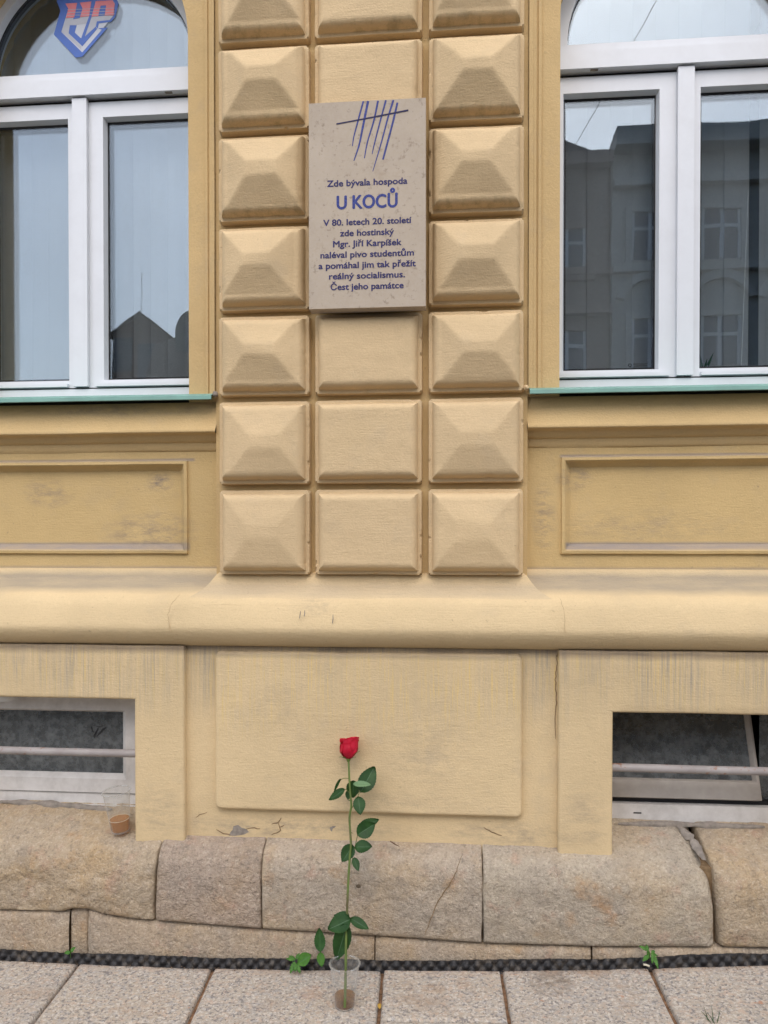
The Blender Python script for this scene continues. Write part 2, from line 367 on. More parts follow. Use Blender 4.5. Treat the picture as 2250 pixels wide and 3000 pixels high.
def glass(name, tint=(.82, .85, .86), f0=.055, coat=(1, 1, 1), dust_haze=0, dcol=(.22, .22, .21), wavy=0, graze=0):
    g = G(name)
    geo = g.n('NewGeometry')
    dot = g.ma('ABSOLUTE', g.n('VectorMath', {0: geo.outputs['Normal'], 1: geo.outputs['Incoming']}, operation='DOT_PRODUCT').outputs['Value'])
    sch = g.ma('POWER', g.ma('SUBTRACT', 1.0, dot, True), 5.0)
    fac = g.ma('ADD', f0, g.ma('MULTIPLY', sch, 1 - f0), True)
    tr = g.n('BsdfTransparent', {'Color': tint}); gi = {'Color': coat, 'Roughness': 0.0}
    if wavy: gi['Normal'] = g.bump(g.noise(3.2, 2, .4), .35, .0012)
    gl = g.n('BsdfGlossy', gi)
    m = g.n('MixShader', {0: fac, 1: tr.outputs[0], 2: gl.outputs[0]}).outputs[0]
    if dust_haze:
        df = g.n('BsdfDiffuse', {'Color': dcol})
        df_ = g.mr(g.noise(26, 5, .7), .35, .75, dust_haze * .3, dust_haze)
        if graze: df_ = g.ma('ADD', df_, g.ma('MULTIPLY', g.ma('POWER', g.ma('SUBTRACT', 1.0, dot, True), 2.2), graze), True)  # pale diffuse at grazing angles stands in for refraction at the cup edges
        m = g.n('MixShader', {0: df_, 1: m, 2: df.outputs[0]}).outputs[0]
    g.t.links.new(m, g.out.inputs['Surface']); return g.m
M['glass'] = glass('window_glass', (.95, .965, .97), f0=.062, coat=(.80, .90, 1.0), wavy=1)
M['cellarglass'] = glass('dusty_cellar_glass', (.5, .53, .55), .022, dust_haze=.75, dcol=(.23, .245, .25))
M['cup'] = glass('clear_thin_plastic', (.95, .95, .94), .075, dust_haze=.12, dcol=(.58, .57, .54), graze=.36)
def beer(name, tint, df, k):
    g = G(name)
    tr = g.n('BsdfTransparent', {'Color': tint}); d = g.n('BsdfPrincipled', {'Base Color': df, 'Roughness': .15})
    m = g.n('MixShader', {0: k, 1: tr.outputs[0], 2: d.outputs[0]}); g.t.links.new(m.outputs[0], g.out.inputs['Surface']); return g.m
M['beer'] = beer('amber_beer', (.88, .55, .12), (.47, .22, .03), .48)
M['stale'] = beer('brown_stale_beer', (.74, .52, .27), (.26, .155, .06), .33)
def leafmat(name, a, b, rough=.45, sc=30):
    g = G(name)
    c = g.mix(g.mr(g.noise(sc, 4, .6), .35, .65), a, b)
    bs = g.n('BsdfPrincipled', {'Base Color': c, 'Roughness': rough, 'Specular IOR Level': .22, 'Normal': g.bump(g.noise(140, 3, .6), .25, .0015)})
    tl = g.n('BsdfTranslucent', {'Color': g.mix(.5, c, (.10, .22, .02))})
    g.t.links.new(g.n('MixShader', {0: .18, 1: bs.outputs[0], 2: tl.outputs[0]}).outputs[0], g.out.inputs['Surface']); return g.m
M['leaf'] = leafmat('dark_rose_leaf', (.014, .046, .013), (.026, .076, .020))
M['leafpale'] = leafmat('pale_leaf_underside', (.13, .23, .11), (.17, .28, .14), .6)
M['weed'] = leafmat('fresh_weed_leaf', (.05, .15, .022), (.085, .21, .035), .5, 60)
M['weeddark'] = leafmat('dark_weed_leaf', (.022, .07, .02), (.04, .11, .03), .5, 60)
M['midrib'] = simple('pale_leaf_rib', (.05, .11, .045), .6)
M['stem'] = simple('green_rose_stem', (.085, .125, .022), .5, .4, .3, 18, dirt=lambda g, c: g.mix(g.mr(g.noise(7, 2, off=(0, 0, 3)), .5, .66, 0, .75), c, (.085, .05, .022)))
def petal():
    g = G('crimson_petal')
    c = g.mix(g.mr(g.noise(45, 3), .3, .7), (.42, .003, .022), (.54, .007, .035))
    b = g.n('BsdfPrincipled', {'Base Color': c, 'Roughness': .55, 'Specular IOR Level': .25, 'Sheen Weight': .2, 'Sheen Tint': (1, .3, .35, 1)})
    tl = g.n('BsdfTranslucent', {'Color': (.6, .005, .02, 1)})
    g.t.links.new(g.n('MixShader', {0: .2, 1: b.outputs[0], 2: tl.outputs[0]}).outputs[0], g.out.inputs['Surface']); return g.m
M['petal'] = petal()
M['twig'] = simple('dry_brown_twig', (.13, .07, .04), .9)
M['paper'] = simple('pale_dry_paper', (.62, .57, .45), .8)
M['logoblue'] = simple('blue_vinyl', (.05, .13, .46), .4, .4, .04)
M['logopink'] = simple('salmon_red_vinyl', (.72, .20, .22), .4, .4, .05)
M['logogrey'] = simple('silver_grey_vinyl', (.42, .44, .50), .4, .4, .04)
M['black'] = simple('black_print', (.01, .01, .01), .5)
M['lamp'] = simple('white_enamel', (.7, .7, .68), .3)

# ------------------------------------------------------------------ the house wall
house = thing('townhouse', None, 'ochre stucco townhouse front with diamond pointed pilaster and sandstone footing', 'building')
PL, PRX = -.5858, .5639
XW = 3.4; ZT = 4.6
def torus_y(z): return interp([(1.084, -.05), (1.098, -.08), (1.115, -.094), (1.14, -.103), (1.165, -.105), (1.2, -.098), (1.235, -.082), (1.262, -.06), (1.28, -.035), (1.305, .016), (1.345, .05)], z)

pil = box('pilaster', PL, PRX, .012, .30, 1.33, ZT, M['pilaster'], house, .004)
cols = [(-.5653, -.2252), (-.2075, .1857), (.2066, .5477)]
bot = [1.345, 1.678, 2.003, 2.315, 2.641, 2.970, 3.292, 3.618, 3.944]
def hprof(d):
    return interp([(0, -.022), (.0012, .017), (.003, .0215), (.0150, .0225), (.0162, .025), (.0175, .034), (.0205, .044), (.0245, .0515), (.0295, .0570), (.0355, .0605), (.042, .0622), (.2, .0635)], d)
def block(x0, x1, z0, z1, pyr, seed):
    W, H = x1 - x0, z1 - z0
    off = [0, .0012, .003, .009, .0142, .0150, .0162, .0175, .019, .0205, .0225, .0245, .027, .0295, .0325, .0355, .039, .043, .048]
    def lines(a, L): 
        mid = lin(a + .053, a + L - .053, 31)
        return [a + o for o in off] + mid + [a + L - o for o in reversed(off)]
    fwx = lerp(.042, .058, random.random()); fwz = lerp(.010, .020, random.random())
    kx, kz = random.uniform(-.012, .012), random.uniform(-.002, .014); tilt = random.uniform(-.008, .008)
    rnd = random.uniform(.06, .14) if z0 > 1.9 else random.uniform(.14, .3)
    def fn(x, z):
        dx = min(x - x0, x1 - x); dz = min(z - z0, z1 - z); r = .012
        d = min(dx, dz)
        if dx < r and dz < r: d = max(0, r - math.hypot(r - dx, r - dz)) if d > 0 else 0
        if d > .0009: d = max(.001, d - max(0, fb(x * 22 + seed, seed, z * 22) - .45) * .010 * max(0, 1 - d / .05))
        h = hprof(d)
        # plaster run by hand: soft waves, worn arrises
        wob = fb(x * 9 + seed, seed * 1.3, z * 9)
        h += wob * .0016 * min(1, d / .02)
        if pyr:
            tx = (W / 2 - abs(x - kx - (x0 + x1) / 2) - 0); tz = (H / 2 - abs(z - kz - (z0 + z1) / 2))
            t = min((tx - .038) / (W / 2 - .038 - fwx), (tz - .038) / (H / 2 - .038 - fwz))
            t = max(0, min(1, t))
            t2 = t if t < 1 - rnd else 1 - rnd + rnd * (1 - (1 - (t - (1 - rnd)) / rnd) ** 2) * .5 + (t - (1 - rnd)) * .5 * 0
            h += pyr * t2 * (1 + .12 * ns(x * 6, seed, z * 6)) + tilt * (x - x0) * t * .3
        ex = fb(z * 5, seed, 1.1) * .0014; ez = fb(x * 5, seed, 4.4) * .0014
        return (x + ex, -h, z + ez)
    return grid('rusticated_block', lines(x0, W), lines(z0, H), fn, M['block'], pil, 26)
sd_ = 0
for r in range(8):
    for c in range(3):
        if c == 1 and r in (3, 4) : pass
        sd_ += 1
        b = block(cols[c][0], cols[c][1], bot[r], bot[r + 1] - .021, 0 if c == 1 else [.018, .024, .032, .038, .042, .044, .044, .044][r], sd_ * 3.7)

# flared foot of the pilaster running into the base moulding
fl = [(-.012, 1.352), (-.002, 1.343), (.003, 1.334), (.010, 1.320), (.022, 1.300), (.038, 1.282), (.056, 1.266), (.078, 1.250), (.10, 1.238)]
fv = []; ff = []
nx = 24
for s, z in fl:
    sy = max(s, -torus_y(z) + .0015) if 1.262 < z < 1.30 else (min(s, -torus_y(z) - .001) if z <= 1.262 else s)
    sx = s * 1.35 if s > 0 else s
    xs_ = [PL - sx] + lin(PL - sx, PRX + sx, nx) + [PRX + sx]
    for i, x in enumerate(xs_):
        y = .1 if i in (0, nx + 1) else -sy
        fv.append((x + fb(z * 9, x * 2, 2) * .0015, y + fb(x * 2, z * 5, 1) * .001, z))
n_ = nx + 2
for k in range(len(fl) - 1):
    for i in range(n_ - 1): ff.append(((k + 1) * n_ + i, (k + 1) * n_ + i + 1, k * n_ + i + 1, k * n_ + i))
mesh('pilaster_foot', fv, ff, M['foot'], house, 40)

# base moulding
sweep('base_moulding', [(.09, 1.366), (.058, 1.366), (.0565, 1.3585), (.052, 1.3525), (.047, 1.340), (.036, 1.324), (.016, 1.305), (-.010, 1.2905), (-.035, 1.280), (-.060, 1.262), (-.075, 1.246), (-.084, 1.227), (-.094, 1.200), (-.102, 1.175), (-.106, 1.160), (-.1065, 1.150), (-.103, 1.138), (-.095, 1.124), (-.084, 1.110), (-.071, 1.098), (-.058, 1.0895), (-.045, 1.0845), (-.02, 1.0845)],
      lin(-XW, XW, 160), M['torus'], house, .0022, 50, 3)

# windows bays -------------------------------------------------------------
def arch_wall(name, x0, x1, xa, xb, zs, z0, y, yb, mat, parent):
    """wall front with an arched opening xa..xb springing at zs, from z0 up to ZT; reveal back to yb"""
    v = []; f = []
    def q(*p):
        i = len(v); v.extend(p); f.append(tuple(range(i, i + len(p))))
    N = 40; r = (xb - xa) / 2; xc = (xa + xb) / 2
    arc = [(xc - r * math.cos(math.pi * i / N), zs + r * math.sin(math.pi * i / N)) for i in range(N + 1)]
    q((x0, y, z0), (xa, y, z0), (xa, y, zs), (x0, y, zs)); q((xb, y, z0), (x1, y, z0), (x1, y, zs), (xb, y, zs))
    q((x0, y, zs), (xa, y, zs), (xa, y, ZT), (x0, y, ZT)); q((xb, y, zs), (x1, y, zs), (x1, y, ZT), (xb, y, ZT))
    for (a, za), (b, zb) in zip(arc, arc[1:]):
        q((a, y, za), (b, y, zb), (b, y, ZT), (a, y, ZT)); q((b, y, zb), (a, y, za), (a, yb, za), (b, yb, zb))
    q((xa, y, z0), (xa, yb, z0), (xa, yb, zs), (xa, y, zs)); q((xb, yb, z0), (xb, y, z0), (xb, y, zs), (xb, yb, zs))
    bm = bmesh.new()
    vv = [bm.verts.new(p) for p in v]
    for t in f: bm.faces.new([vv[i] for i in t])
    bmesh.ops.remove_doubles(bm, verts=bm.verts, dist=1e-5)
    me = bpy.data.meshes.new(name); bm.to_mesh(me); bm.free()
    for p in me.polygons: p.use_smooth = True
    me.set_sharp_from_angle(angle=R(40)); me.materials.append(mat)
    return link(bpy.data.objects.new(name, me), parent)

def ring(bm, xc, zc, r0, r1, y0, y1, a0=0, a1=math.pi, N=48):
    L = []
    for i in range(N + 1):
        a = lerp(a0, a1, i / N); c, s = math.cos(a), math.sin(a)
        L.append([bm.verts.new((xc + r * c, y, zc + r * s)) for r, y in ((r0, y0), (r1, y0), (r1, y1), (r0, y1))])
    for A, B in zip(L, L[1:]):
        for k in range(4): bm.faces.new((A[k], A[(k + 1) % 4], B[(k + 1) % 4], B[k]))
    bm.faces.new(L[0]); bm.faces.new(L[-1][::-1])
def halfdisc(name, xc, zc, r, y0, y1, mat, parent):
    bm = bmesh.new(); N = 48
    a = [bm.verts.new((xc + r * math.cos(math.pi * i / N), y0, zc + r * math.sin(math.pi * i / N))) for i in range(N + 1)]
    bm.faces.new(a); ex = bmesh.ops.extrude_face_region(bm, geom=list(bm.faces))
    for g_ in ex['geom']:
        if isinstance(g_, bmesh.types.BMVert): g_.co.y = y1
    return bmobj(name, bm, mat, parent, 30)

def bay(side, xc, xj, gl, gr, xpost):
    """side -1 left / +1 right; xj = visible jamb edge beside the pilaster; gl, gr = inner glass edges of the two sashes"""
    half = abs(xc - xj); xa, xb = xc - half, xc + half
    pe = PL if side < 0 else PRX
    far = -XW if side < 0 else XW
    x0, x1 = (far, pe) if side < 0 else (pe, far)
    arch_wall('wall', x0, x1, xa, xb, 3.352, 1.99, .021, .34, M['fascia'], house)
    # moulded architrave: fillets between the jamb and the pilaster, and its twin on the far jamb
    wdt = abs(pe - xj)
    prof = [(.066, .024), (.066, .013), (.0665, .012), (.077, .0115), (.079, .017), (.0835, .017), (.085, .0095), (.0945, .008), (.0965, .003), (wdt - .002, .002)]
    for sgn, xe in ((1, xj), (-1, 2 * xc - xj)):
        v = []; zs_ = lin(1.995, ZT, 40); d = (-side) * sgn
        for z in zs_:
            for o, y in prof: v.append((xe + d * o + fb(z * 2, o * 30, sgn) * .0008, y + fb(z * 3, o * 50, 2) * .0006, z))
        n = len(prof); f = []
        for j in range(len(zs_) - 1):
            for i in range(n - 1):
                t = (j * n + i, j * n + i + 1, (j + 1) * n + i + 1, (j + 1) * n + i)
                f.append(t if d > 0 else t[::-1])
        mesh('architrave', v, f, M['fascia'], house, 30)
    # sill course and its underside moulding
    e = pe
    xs_ = lin(far, e, 70) if side < 0 else lin(e, far, 70)
    sweep('sill_course', [(.2, 1.9925), (.035, 1.992), (.032, 1.982), (.029, 1.96), (.022, 1.93), (.012, 1.905), (.002, 1.888), (-.003, 1.879), (-.0015, 1.875), (.006, 1.872), (.018, 1.8705), (.026, 1.866), (.031, 1.857), (.037, 1.848), (.045, 1.8435), (.0495, 1.8415), (.050, 1.836), (.051, 1.826), (.055, 1.816), (.0605, 1.809), (.09, 1.808)],
          xs_, M['course'], house, .0018, 50, side)
    # apron with its sunken panel
    po = -.711 if side < 0 else .690; xq = -1.192 if side < 0 else 1.1615
    pa, pb = (2 * xq - po, po) if side < 0 else (po, 2 * xq - po)
    za, zb = 1.4213, 1.7752
    offs = [-.02, -.004, -.0005, .0015, .006, .0115, .0135, .016, .021, .027, .033, .0355, .04]
    fx = sorted(set([x for x in [pa + o for o in offs] + [pb - o for o in offs]] + lin(min(far, e), max(far, e), 60)))
    fz = sorted(set([za + o for o in offs] + [zb - o for o in offs] + lin(1.36, 1.812, 16)))
    def fn(x, z):
        d = min(x - pa, pb - x, z - za, zb - z)
        y = interp([(-.001, .060), (.001, .049), (.0125, .047), (.0145, .050), (.024, .068), (.033, .079), (.0345, .082), (.036, .0825)], d)
        return (x + fb(z * 4, x, 1) * .0012, y + fb(x * 3, 1, z * 3) * .0018, z + fb(x * 3, z, 6) * .0012)
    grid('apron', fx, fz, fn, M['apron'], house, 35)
    # coated metal sill
    xs_ = lin(far, pe - .006 if side < 0 else far, 40) if side < 0 else lin(pe + .004, far, 40)
    g_ = sweep('window_sill', [(.20, 2.052), (.0, 2.018), (-.026, 2.0075), (-.030, 2.0055), (-.0315, 1.9925), (-.0290, 1.9905), (-.0270, 1.9925), (-.0265, 2.003), (.0, 2.010), (.2, 2.04)], xs_, M['green'], house, .0009, 40, 8)
    # the window: outer frame with sub-parts
    jy = .195
    W = boxes('window', [(xa - .03, xb + .03, .182, .26, 2.046, 2.082), (xa - .03, xa + .012, jy, .26, 2.082, 3.31), (xb - .012, xb + .03, jy, .26, 2.082, 3.31)], M['upvc'], house, .003)
    box('transom', xa - .03, xb + .03, .160, .26, 3.2445, 3.3095, M['upvc'], W, .003)
    box('seal', xa - .03, xb + .03, .2, .25, 3.3098, 3.316, M['gasket'], W, 0)
    bm = bmesh.new(); Rg = .428
    add_box(bm, xc - Rg - .06, xc + Rg + .06, .186, .26, 3.3165, 3.3505); ring(bm, xc, 3.3507, Rg, Rg + .075, .186, .26)
    bmobj('arch_frame', bm, M['upvc'], W, 40, .002)
    post = (xpost - .030, xpost + .030)
    for k, (a, b, ga, gb, wd) in enumerate(((xa + .003, post[0] + .004, xa + .042, gl, 1), (post[1] - .004, xb - .003, gr, xb - .042, 1))):
        z0, z1, g0, g1 = 2.089, 3.230, 2.1255, 3.163
        bm = bmesh.new()
        fr = .190
        # mitred sash: outer rectangle to glass rectangle with a sloped glazing bead
        lv = [[(a, z0), (b, z0), (b, z1), (a, z1)], [(ga - .007, g0 - .007), (gb + .007, g0 - .007), (gb + .007, g1 + .007), (ga - .007, g1 + .007)], [(ga, g0), (gb, g0), (gb, g1), (ga, g1)]]
        ys = [[.25] * 4, [fr] * 4, None]
        rings_ = [[bm.verts.new((x, .255, z)) for x, z in lv[0]], [bm.verts.new((x, fr, z)) for x, z in lv[0]], [bm.verts.new((x, fr, z)) for x, z in lv[1]],
                  [bm.verts.new((x, .2195, z)) for x, z in lv[2]], [bm.verts.new((x, .255, z)) for x, z in lv[2]]]
        for A, B in zip(rings_, rings_[1:]):
            for i in range(4): bm.faces.new((A[i], A[(i + 1) % 4], B[(i + 1) % 4], B[i]))
        sash = bmobj('sash', bm, M['upvc'], W, 25, .0016)
        bl = (a + .002, b - (.03 if k == 0 else .002)) if k == 0 else (a + .034, b - .002)
        box('drip_rail', bl[0], bl[1], .172, .1895, 2.0905, 2.104, M['upvc'], W, .003)
        box('pane', ga - .004, gb + .004, .2200, .2240, g0 - .004, g1 + .004, M['glass'], W, 0)
        box('pane', ga - .004, gb + .004, .2400, .2440, g0 - .004, g1 + .004, M['glass'], W, 0)
        boxes('seal', [(ga, gb, .2185, .2199, g0, g0 + .003), (ga, gb, .2185, .2199, g1 - .009, g1), (ga, ga + .003, .2185, .2199, g0 + .003, g1 - .009), (gb - .003, gb, .2185, .2199, g0 + .003, g1 - .009),
                       (ga, gb, .2245, .2395, g0 - .002, g0 + .008), (ga, gb, .2245, .2395, g1 - .010, g1 + .002), (ga - .002, ga + .008, .2245, .2395, g0 + .008, g1 - .010), (gb - .008, gb + .002, .2245, .2395, g0 + .008, g1 - .010)], M['gasket'], W, 0)
    box('post', post[0], post[1], .170, .1885, 2.091, 3.2385, M['upvc'], W, .0035)
    box('seal', xa, xb, .1905, .25, 2.0825, 2.0885, M['gasket'], W, 0)
    box('seal', xa, xb, .2, .25, 3.2315, 3.243, M['gasket'], W, 0)
    halfdisc('pane', xc, 3.352, Rg + .004, .2200, .2240, M['glass'], W)
    halfdisc('pane', xc, 3.352, Rg + .004, .2400, .2440, M['glass'], W)
    bm = bmesh.new(); ring(bm, xc, 3.351, Rg - .004, Rg + .001, .2185, .2199); ring(bm, xc, 3.351, Rg - .009, Rg + .001, .2245, .2395); bmobj('seal', bm, M['gasket'], W, 40)
    box('drain_cap', xc + side * -.33 - .014, xc + side * -.33 + .014, .168, .180, 3.2425, 3.2447, M['mortar'], W, 0)
    # the room behind
    bm = bmesh.new(); add_box(bm, xc - .75, xc + .75, .262, 2.6, 1.9, 4.2)
    bmesh.ops.delete(bm, geom=[f_ for f_ in bm.faces if f_.calc_center_median().y < .3], context='FACES_ONLY')
    rm = bmobj('room', bm, M['room'], house)
    boxes('room_front', [(xc - .75, xa - .02, .262, .30, 1.9, 4.2), (xb + .02, xc + .75, .262, .30, 1.9, 4.2), (xa - .02, xb + .02, .262, .30, 1.9, 2.06)], M['room'], house, 0)
    box('inner_sill', xa, xb, .262, .42, 2.075, 2.095, M['upvc'], house, .003)
    return W, xa, xb
WL, la, lb = bay(-1, -1.155, -.693, -1.2555, -1.0959, -1.192)
WR, ra, rb = bay(1, 1.155, .678, 1.0625, 1.2261, 1.1615)

# vinyl emblem on the arched pane of the left window
def lg(pts): return [(q.x, q.z) for q in (P(cx / 4.1475, cy / 4.1475, .2195) for cx, cy in pts)]
blue = [[(690, 20), (700, -40), (1400, -40), (1442, 40), (1395, 45), (1370, 2), (1165, 14), (1112, 18), (970, 33), (795, 43)],
        [(690, 20), (795, 43), (830, 105), (800, 205), (745, 388), (655, 420), (735, 130)],
        [(655, 420), (745, 388), (1000, 638), (1000, 690), (920, 700)],
        [(1000, 690), (1000, 638), (1238, 362), (1195, 345), (1310, 335)],
        [(1112, 18), (1165, 14), (1112, 205), (1030, 445), (1000, 560), (985, 470), (1085, 195)],
        [(850, 308), (932, 308), (908, 395), (986, 468), (1000, 562), (835, 405)],
        [(1000, 562), (1030, 447), (1165, 325), (1180, 350)],
        [(1165, 325), (1178, 262), (1335, 245), (1385, 190), (1398, 45), (1442, 40), (1402, 205), (1350, 265), (1200, 285), (1188, 345)],
        [(1225, 70), (1292, 68), (1272, 188), (1195, 195)],
        [(940, 36), (970, 33), (1005, 108), (968, 220), (890, 235)]]
pink = [[(796, 45), (938, 37), (905, 212), (805, 220), (830, 105)], [(972, 34), (1110, 20), (1085, 196), (974, 208), (1005, 106)],
        [(1165, 16), (1368, 5), (1395, 47), (1290, 66), (1224, 70), (1195, 195), (1114, 204)], [(1395, 47), (1382, 186), (1274, 190), (1292, 66)]]
greyl = [[(803, 223), (904, 215), (890, 235), (966, 223), (974, 211), (1083, 199), (1050, 285), (935, 300), (850, 305), (832, 405), (985, 560), (985, 600), (748, 388)],
         [(1114, 208), (1190, 198), (1270, 192), (1380, 190), (1332, 242), (1178, 258), (1160, 322), (1035, 440)]]
polyplate('emblem_sky_fill', [lg([(803, 100), (1380, 100), (1332, 242), (1238, 362), (1000, 640), (746, 388)])], .2199, .2197, simple('sky_reflection_fill', (.52, .55, .62), .4, .4, .03), WL)  # pale plate added for the sky reflection showing between the strokes
gl_ = polyplate('emblem', [lg(p) for p in blue], .2196, .2188, M['logoblue'], WL, .00002)
polyplate('emblem_letters', [lg(p) for p in pink], .2195, .2183, M['logopink'], WL, .00002)
polyplate('emblem_edge', [lg(p) for p in greyl], .2196, .2192, M['logogrey'], WL, .00002)
polyplate('emblem_stripes', [lg([(820, yy + 6), (1395, yy - 14), (1395, yy - 9), (820, yy + 11)]) for yy in (112, 148, 183)], .2184, .2178, M['logogrey'], WL)

# security sticker on the right window
def text_mesh(body, bold=0.0, heavy=0):
    cu = bpy.data.curves.new('lettering', 'FONT'); cu.body = body; cu.size = 1; cu.offset = bold; cu.resolution_u = 4
    o = bpy.data.objects.new('lettering', cu); C.objects.link(o)
    dg = bpy.context.evaluated_depsgraph_get(); me = bpy.data.meshes.new_from_object(o.evaluated_get(dg))
    bpy.data.objects.remove(o); bpy.data.curves.remove(cu)
    return me
def lettering(name, body, x0, x1, zb, cap, y, mat, parent, bold=.004, depth=.0005, capref='H', heavy=0):
    me = text_mesh(body, bold); ref = text_mesh(capref, bold)
    ch = max(v.co.y for v in ref.vertices) - min(v.co.y for v in ref.vertices); bpy.data.meshes.remove(ref)
    xa_ = min(v.co.x for v in me.vertices); xb_ = max(v.co.x for v in me.vertices)
    bm = bmesh.new(); bm.from_mesh(me); bpy.data.meshes.remove(me)
    for v in bm.verts:
        v.co = Vector((x0 + (v.co.x - xa_) / (xb_ - xa_) * (x1 - x0), y, zb + v.co.y / ch * cap))
    ex = bmesh.ops.extrude_face_region(bm, geom=list(bm.faces))
    for g_ in ex['geom']:
        if isinstance(g_, bmesh.types.BMVert): g_.co.y = y - depth
    if heavy:      # a bolder cut: the same outline again, shifted a hair each way and a hair deeper
        src = list(bm.verts) + list(bm.edges) + list(bm.faces)
        for k, (ox, oz) in enumerate(((-1, 0), (1, 0), (0, -.8), (0, .8))):
            du = bmesh.ops.duplicate(bm, geom=src)
            for g_ in du['geom']:
                if isinstance(g_, bmesh.types.BMVert): g_.co += Vector((ox * heavy * cap, (k + 1) * -.00004, oz * heavy * cap))
    return bmobj(name, bm, mat, parent, 30)
def stick(t, cx0, cx1, cyb, cap):
    a = P(1800 + cx0 / 13.825, 1040 + cyb / 13.825, .2195); b = P(1800 + cx1 / 13.825, 1040 + cyb / 13.825, .2195)
    lettering('sticker', t, a.x, b.x, .5 * (a.z + b.z), cap / 13.825 / 770, .2196, M['black'], WR, .02)
stick('ELEKTRONICKY', 775, 1345, 390, 52); stick('ZABEZPEČENO', 790, 1345, 468, 52)
stick('Q', 555, 700, 470, 125)

# memorial plaque -----------------------------------------------------------
plq = thing('memorial_plaque', None, 'grey limestone plaque with blue engraved Czech inscription and tally strokes on the pilaster', 'plaque')
def fnp(x0, x1, z0, z1, yf, yb):
    bm = bmesh.new(); add_box(bm, x0, x1, yf, yb, z0, z1); return bm
bmobj('slab', fnp(-.2122, .2000, 2.2885, 3.0110, -.105, -.052), M['plaque'], plq, 40, .0022)
def cp(X, Y): q = P(860 + X / 3.252, 240 + Y / 3.252, -.1052); return q
for body, X0, X1, Yb, capp, mat, bold in (
    ('Zde bývala hospoda', 322, 1083, 984, 50, 'letter', .02), ('U KOCŮ', 415, 987, 1201, 107, 'ink', .022), ('V 80. letech 20. století', 285, 1122, 1358, 50, 'letter', .02),
    ('zde hostinský', 445, 955, 1462, 50, 'letter', .02), ('Mgr. Jiří Karpíšek', 378, 1027, 1564, 50, 'letter', .02), ('naléval pivo studentům', 258, 1145, 1667, 50, 'letter', .02),
    ('a pomáhal jim tak přežít', 240, 1163, 1769, 50, 'letter', .02), ('reálný socialismus.', 340, 1060, 1871, 50, 'letter', .02), ('Čest jeho památce', 355, 1047, 1974, 50, 'letter', .02)):
    a, b = cp(X0, Yb), cp(X1, Yb)
    lettering('inscription', body, a.x, b.x, .5 * (a.z + b.z), capp * 1.10 / 3.252 / 803, -.1052, M[mat], plq, 0, heavy=.045)
def stroke(pts, w0, w1, mat, y):
    q = smooth_pts([cp(*p) for p in pts], 8); n = len(q); L = []; Rr = []
    for i, p in enumerate(q):
        d = (q[min(i + 1, n - 1)] - q[max(i - 1, 0)]); nrm = Vector((-d.z, 0, d.x)).normalized()
        wv = lerp(w0, w1, (i / (n - 1)) ** 1.5) * (1 + .18 * ns(i * .9, pts[0][0], 0)) / 3.252 / 803 / 2
        L.append((p + nrm * wv)); Rr.append((p - nrm * wv))
    polyplate('tally_stroke', [[(L[i].x, L[i].z), (L[i + 1].x, L[i + 1].z), (Rr[i + 1].x, Rr[i + 1].z), (Rr[i].x, Rr[i].z)] for i in range(n - 1)], y, y - .0004, mat, plq)
stroke([(665, 184), (612, 380), (575, 520), (560, 612)], 15, 7, M['ink'], -.1052)
stroke([(710, 182), (660, 430), (625, 600), (575, 752)], 22, 9, M['ink'], -.1052)
stroke([(805, 180), (765, 370), (705, 570), (675, 727)], 17, 8, M['ink'], -.1052)
stroke([(880, 175), (835, 340), (775, 570), (748, 688)], 16, 7, M['ink'], -.1052)
stroke([(952, 173), (900, 340), (830, 600), (755, 852)], 17, 6, M['ink'], -.1052)
stroke([(990, 197), (950, 370), (900, 560), (852, 740)], 18, 16, M['ink'], -.1052)
stroke([(408, 402), (600, 366), (840, 320), (1094, 270)], 12, 15, M['navy'], -.1057)

# plinth ----------------------------------------------------------------------
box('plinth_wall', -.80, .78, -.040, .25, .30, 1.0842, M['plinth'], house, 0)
def panel(name, x0, x1, z0, z1, h, ybase, mat, round_=.012, seed=1):
    off = [0, .001, .003, .006, .010, .015, .022]
    xs_ = [x0 + o for o in off] + lin(x0 + .03, x1 - .03, 40) + [x1 - o for o in reversed(off)]
    zs_ = [z0 + o for o in off] + lin(z0 + .03, z1 - .03, 24) + [z1 - o for o in reversed(off)]
    def fn(x, z):
        dx = min(x - x0, x1 - x); dz = min(z - z0, z1 - z); r = .02
        d = min(dx, dz)
        if dx < r and dz < r: d = max(0, r - math.hypot(r - dx, r - dz))
        t = min(1, d / round_); k = math.sqrt(max(0, 1 - (1 - t) ** 2))
        hh = lerp(.35 * h, h, k) if d > .0009 else -.01
        return (x + fb(z * 6, x, seed) * .002, ybase - hh + fb(x * 4, seed, z * 4) * .0013, z + fb(x * 5, z, seed + 2) * .002)
    return grid(name, xs_, zs_, fn, mat, house, 45)
panel('plinth_panel', -.5710, .5410, .4865, 1.0665, .026, -.040, M['panel'])
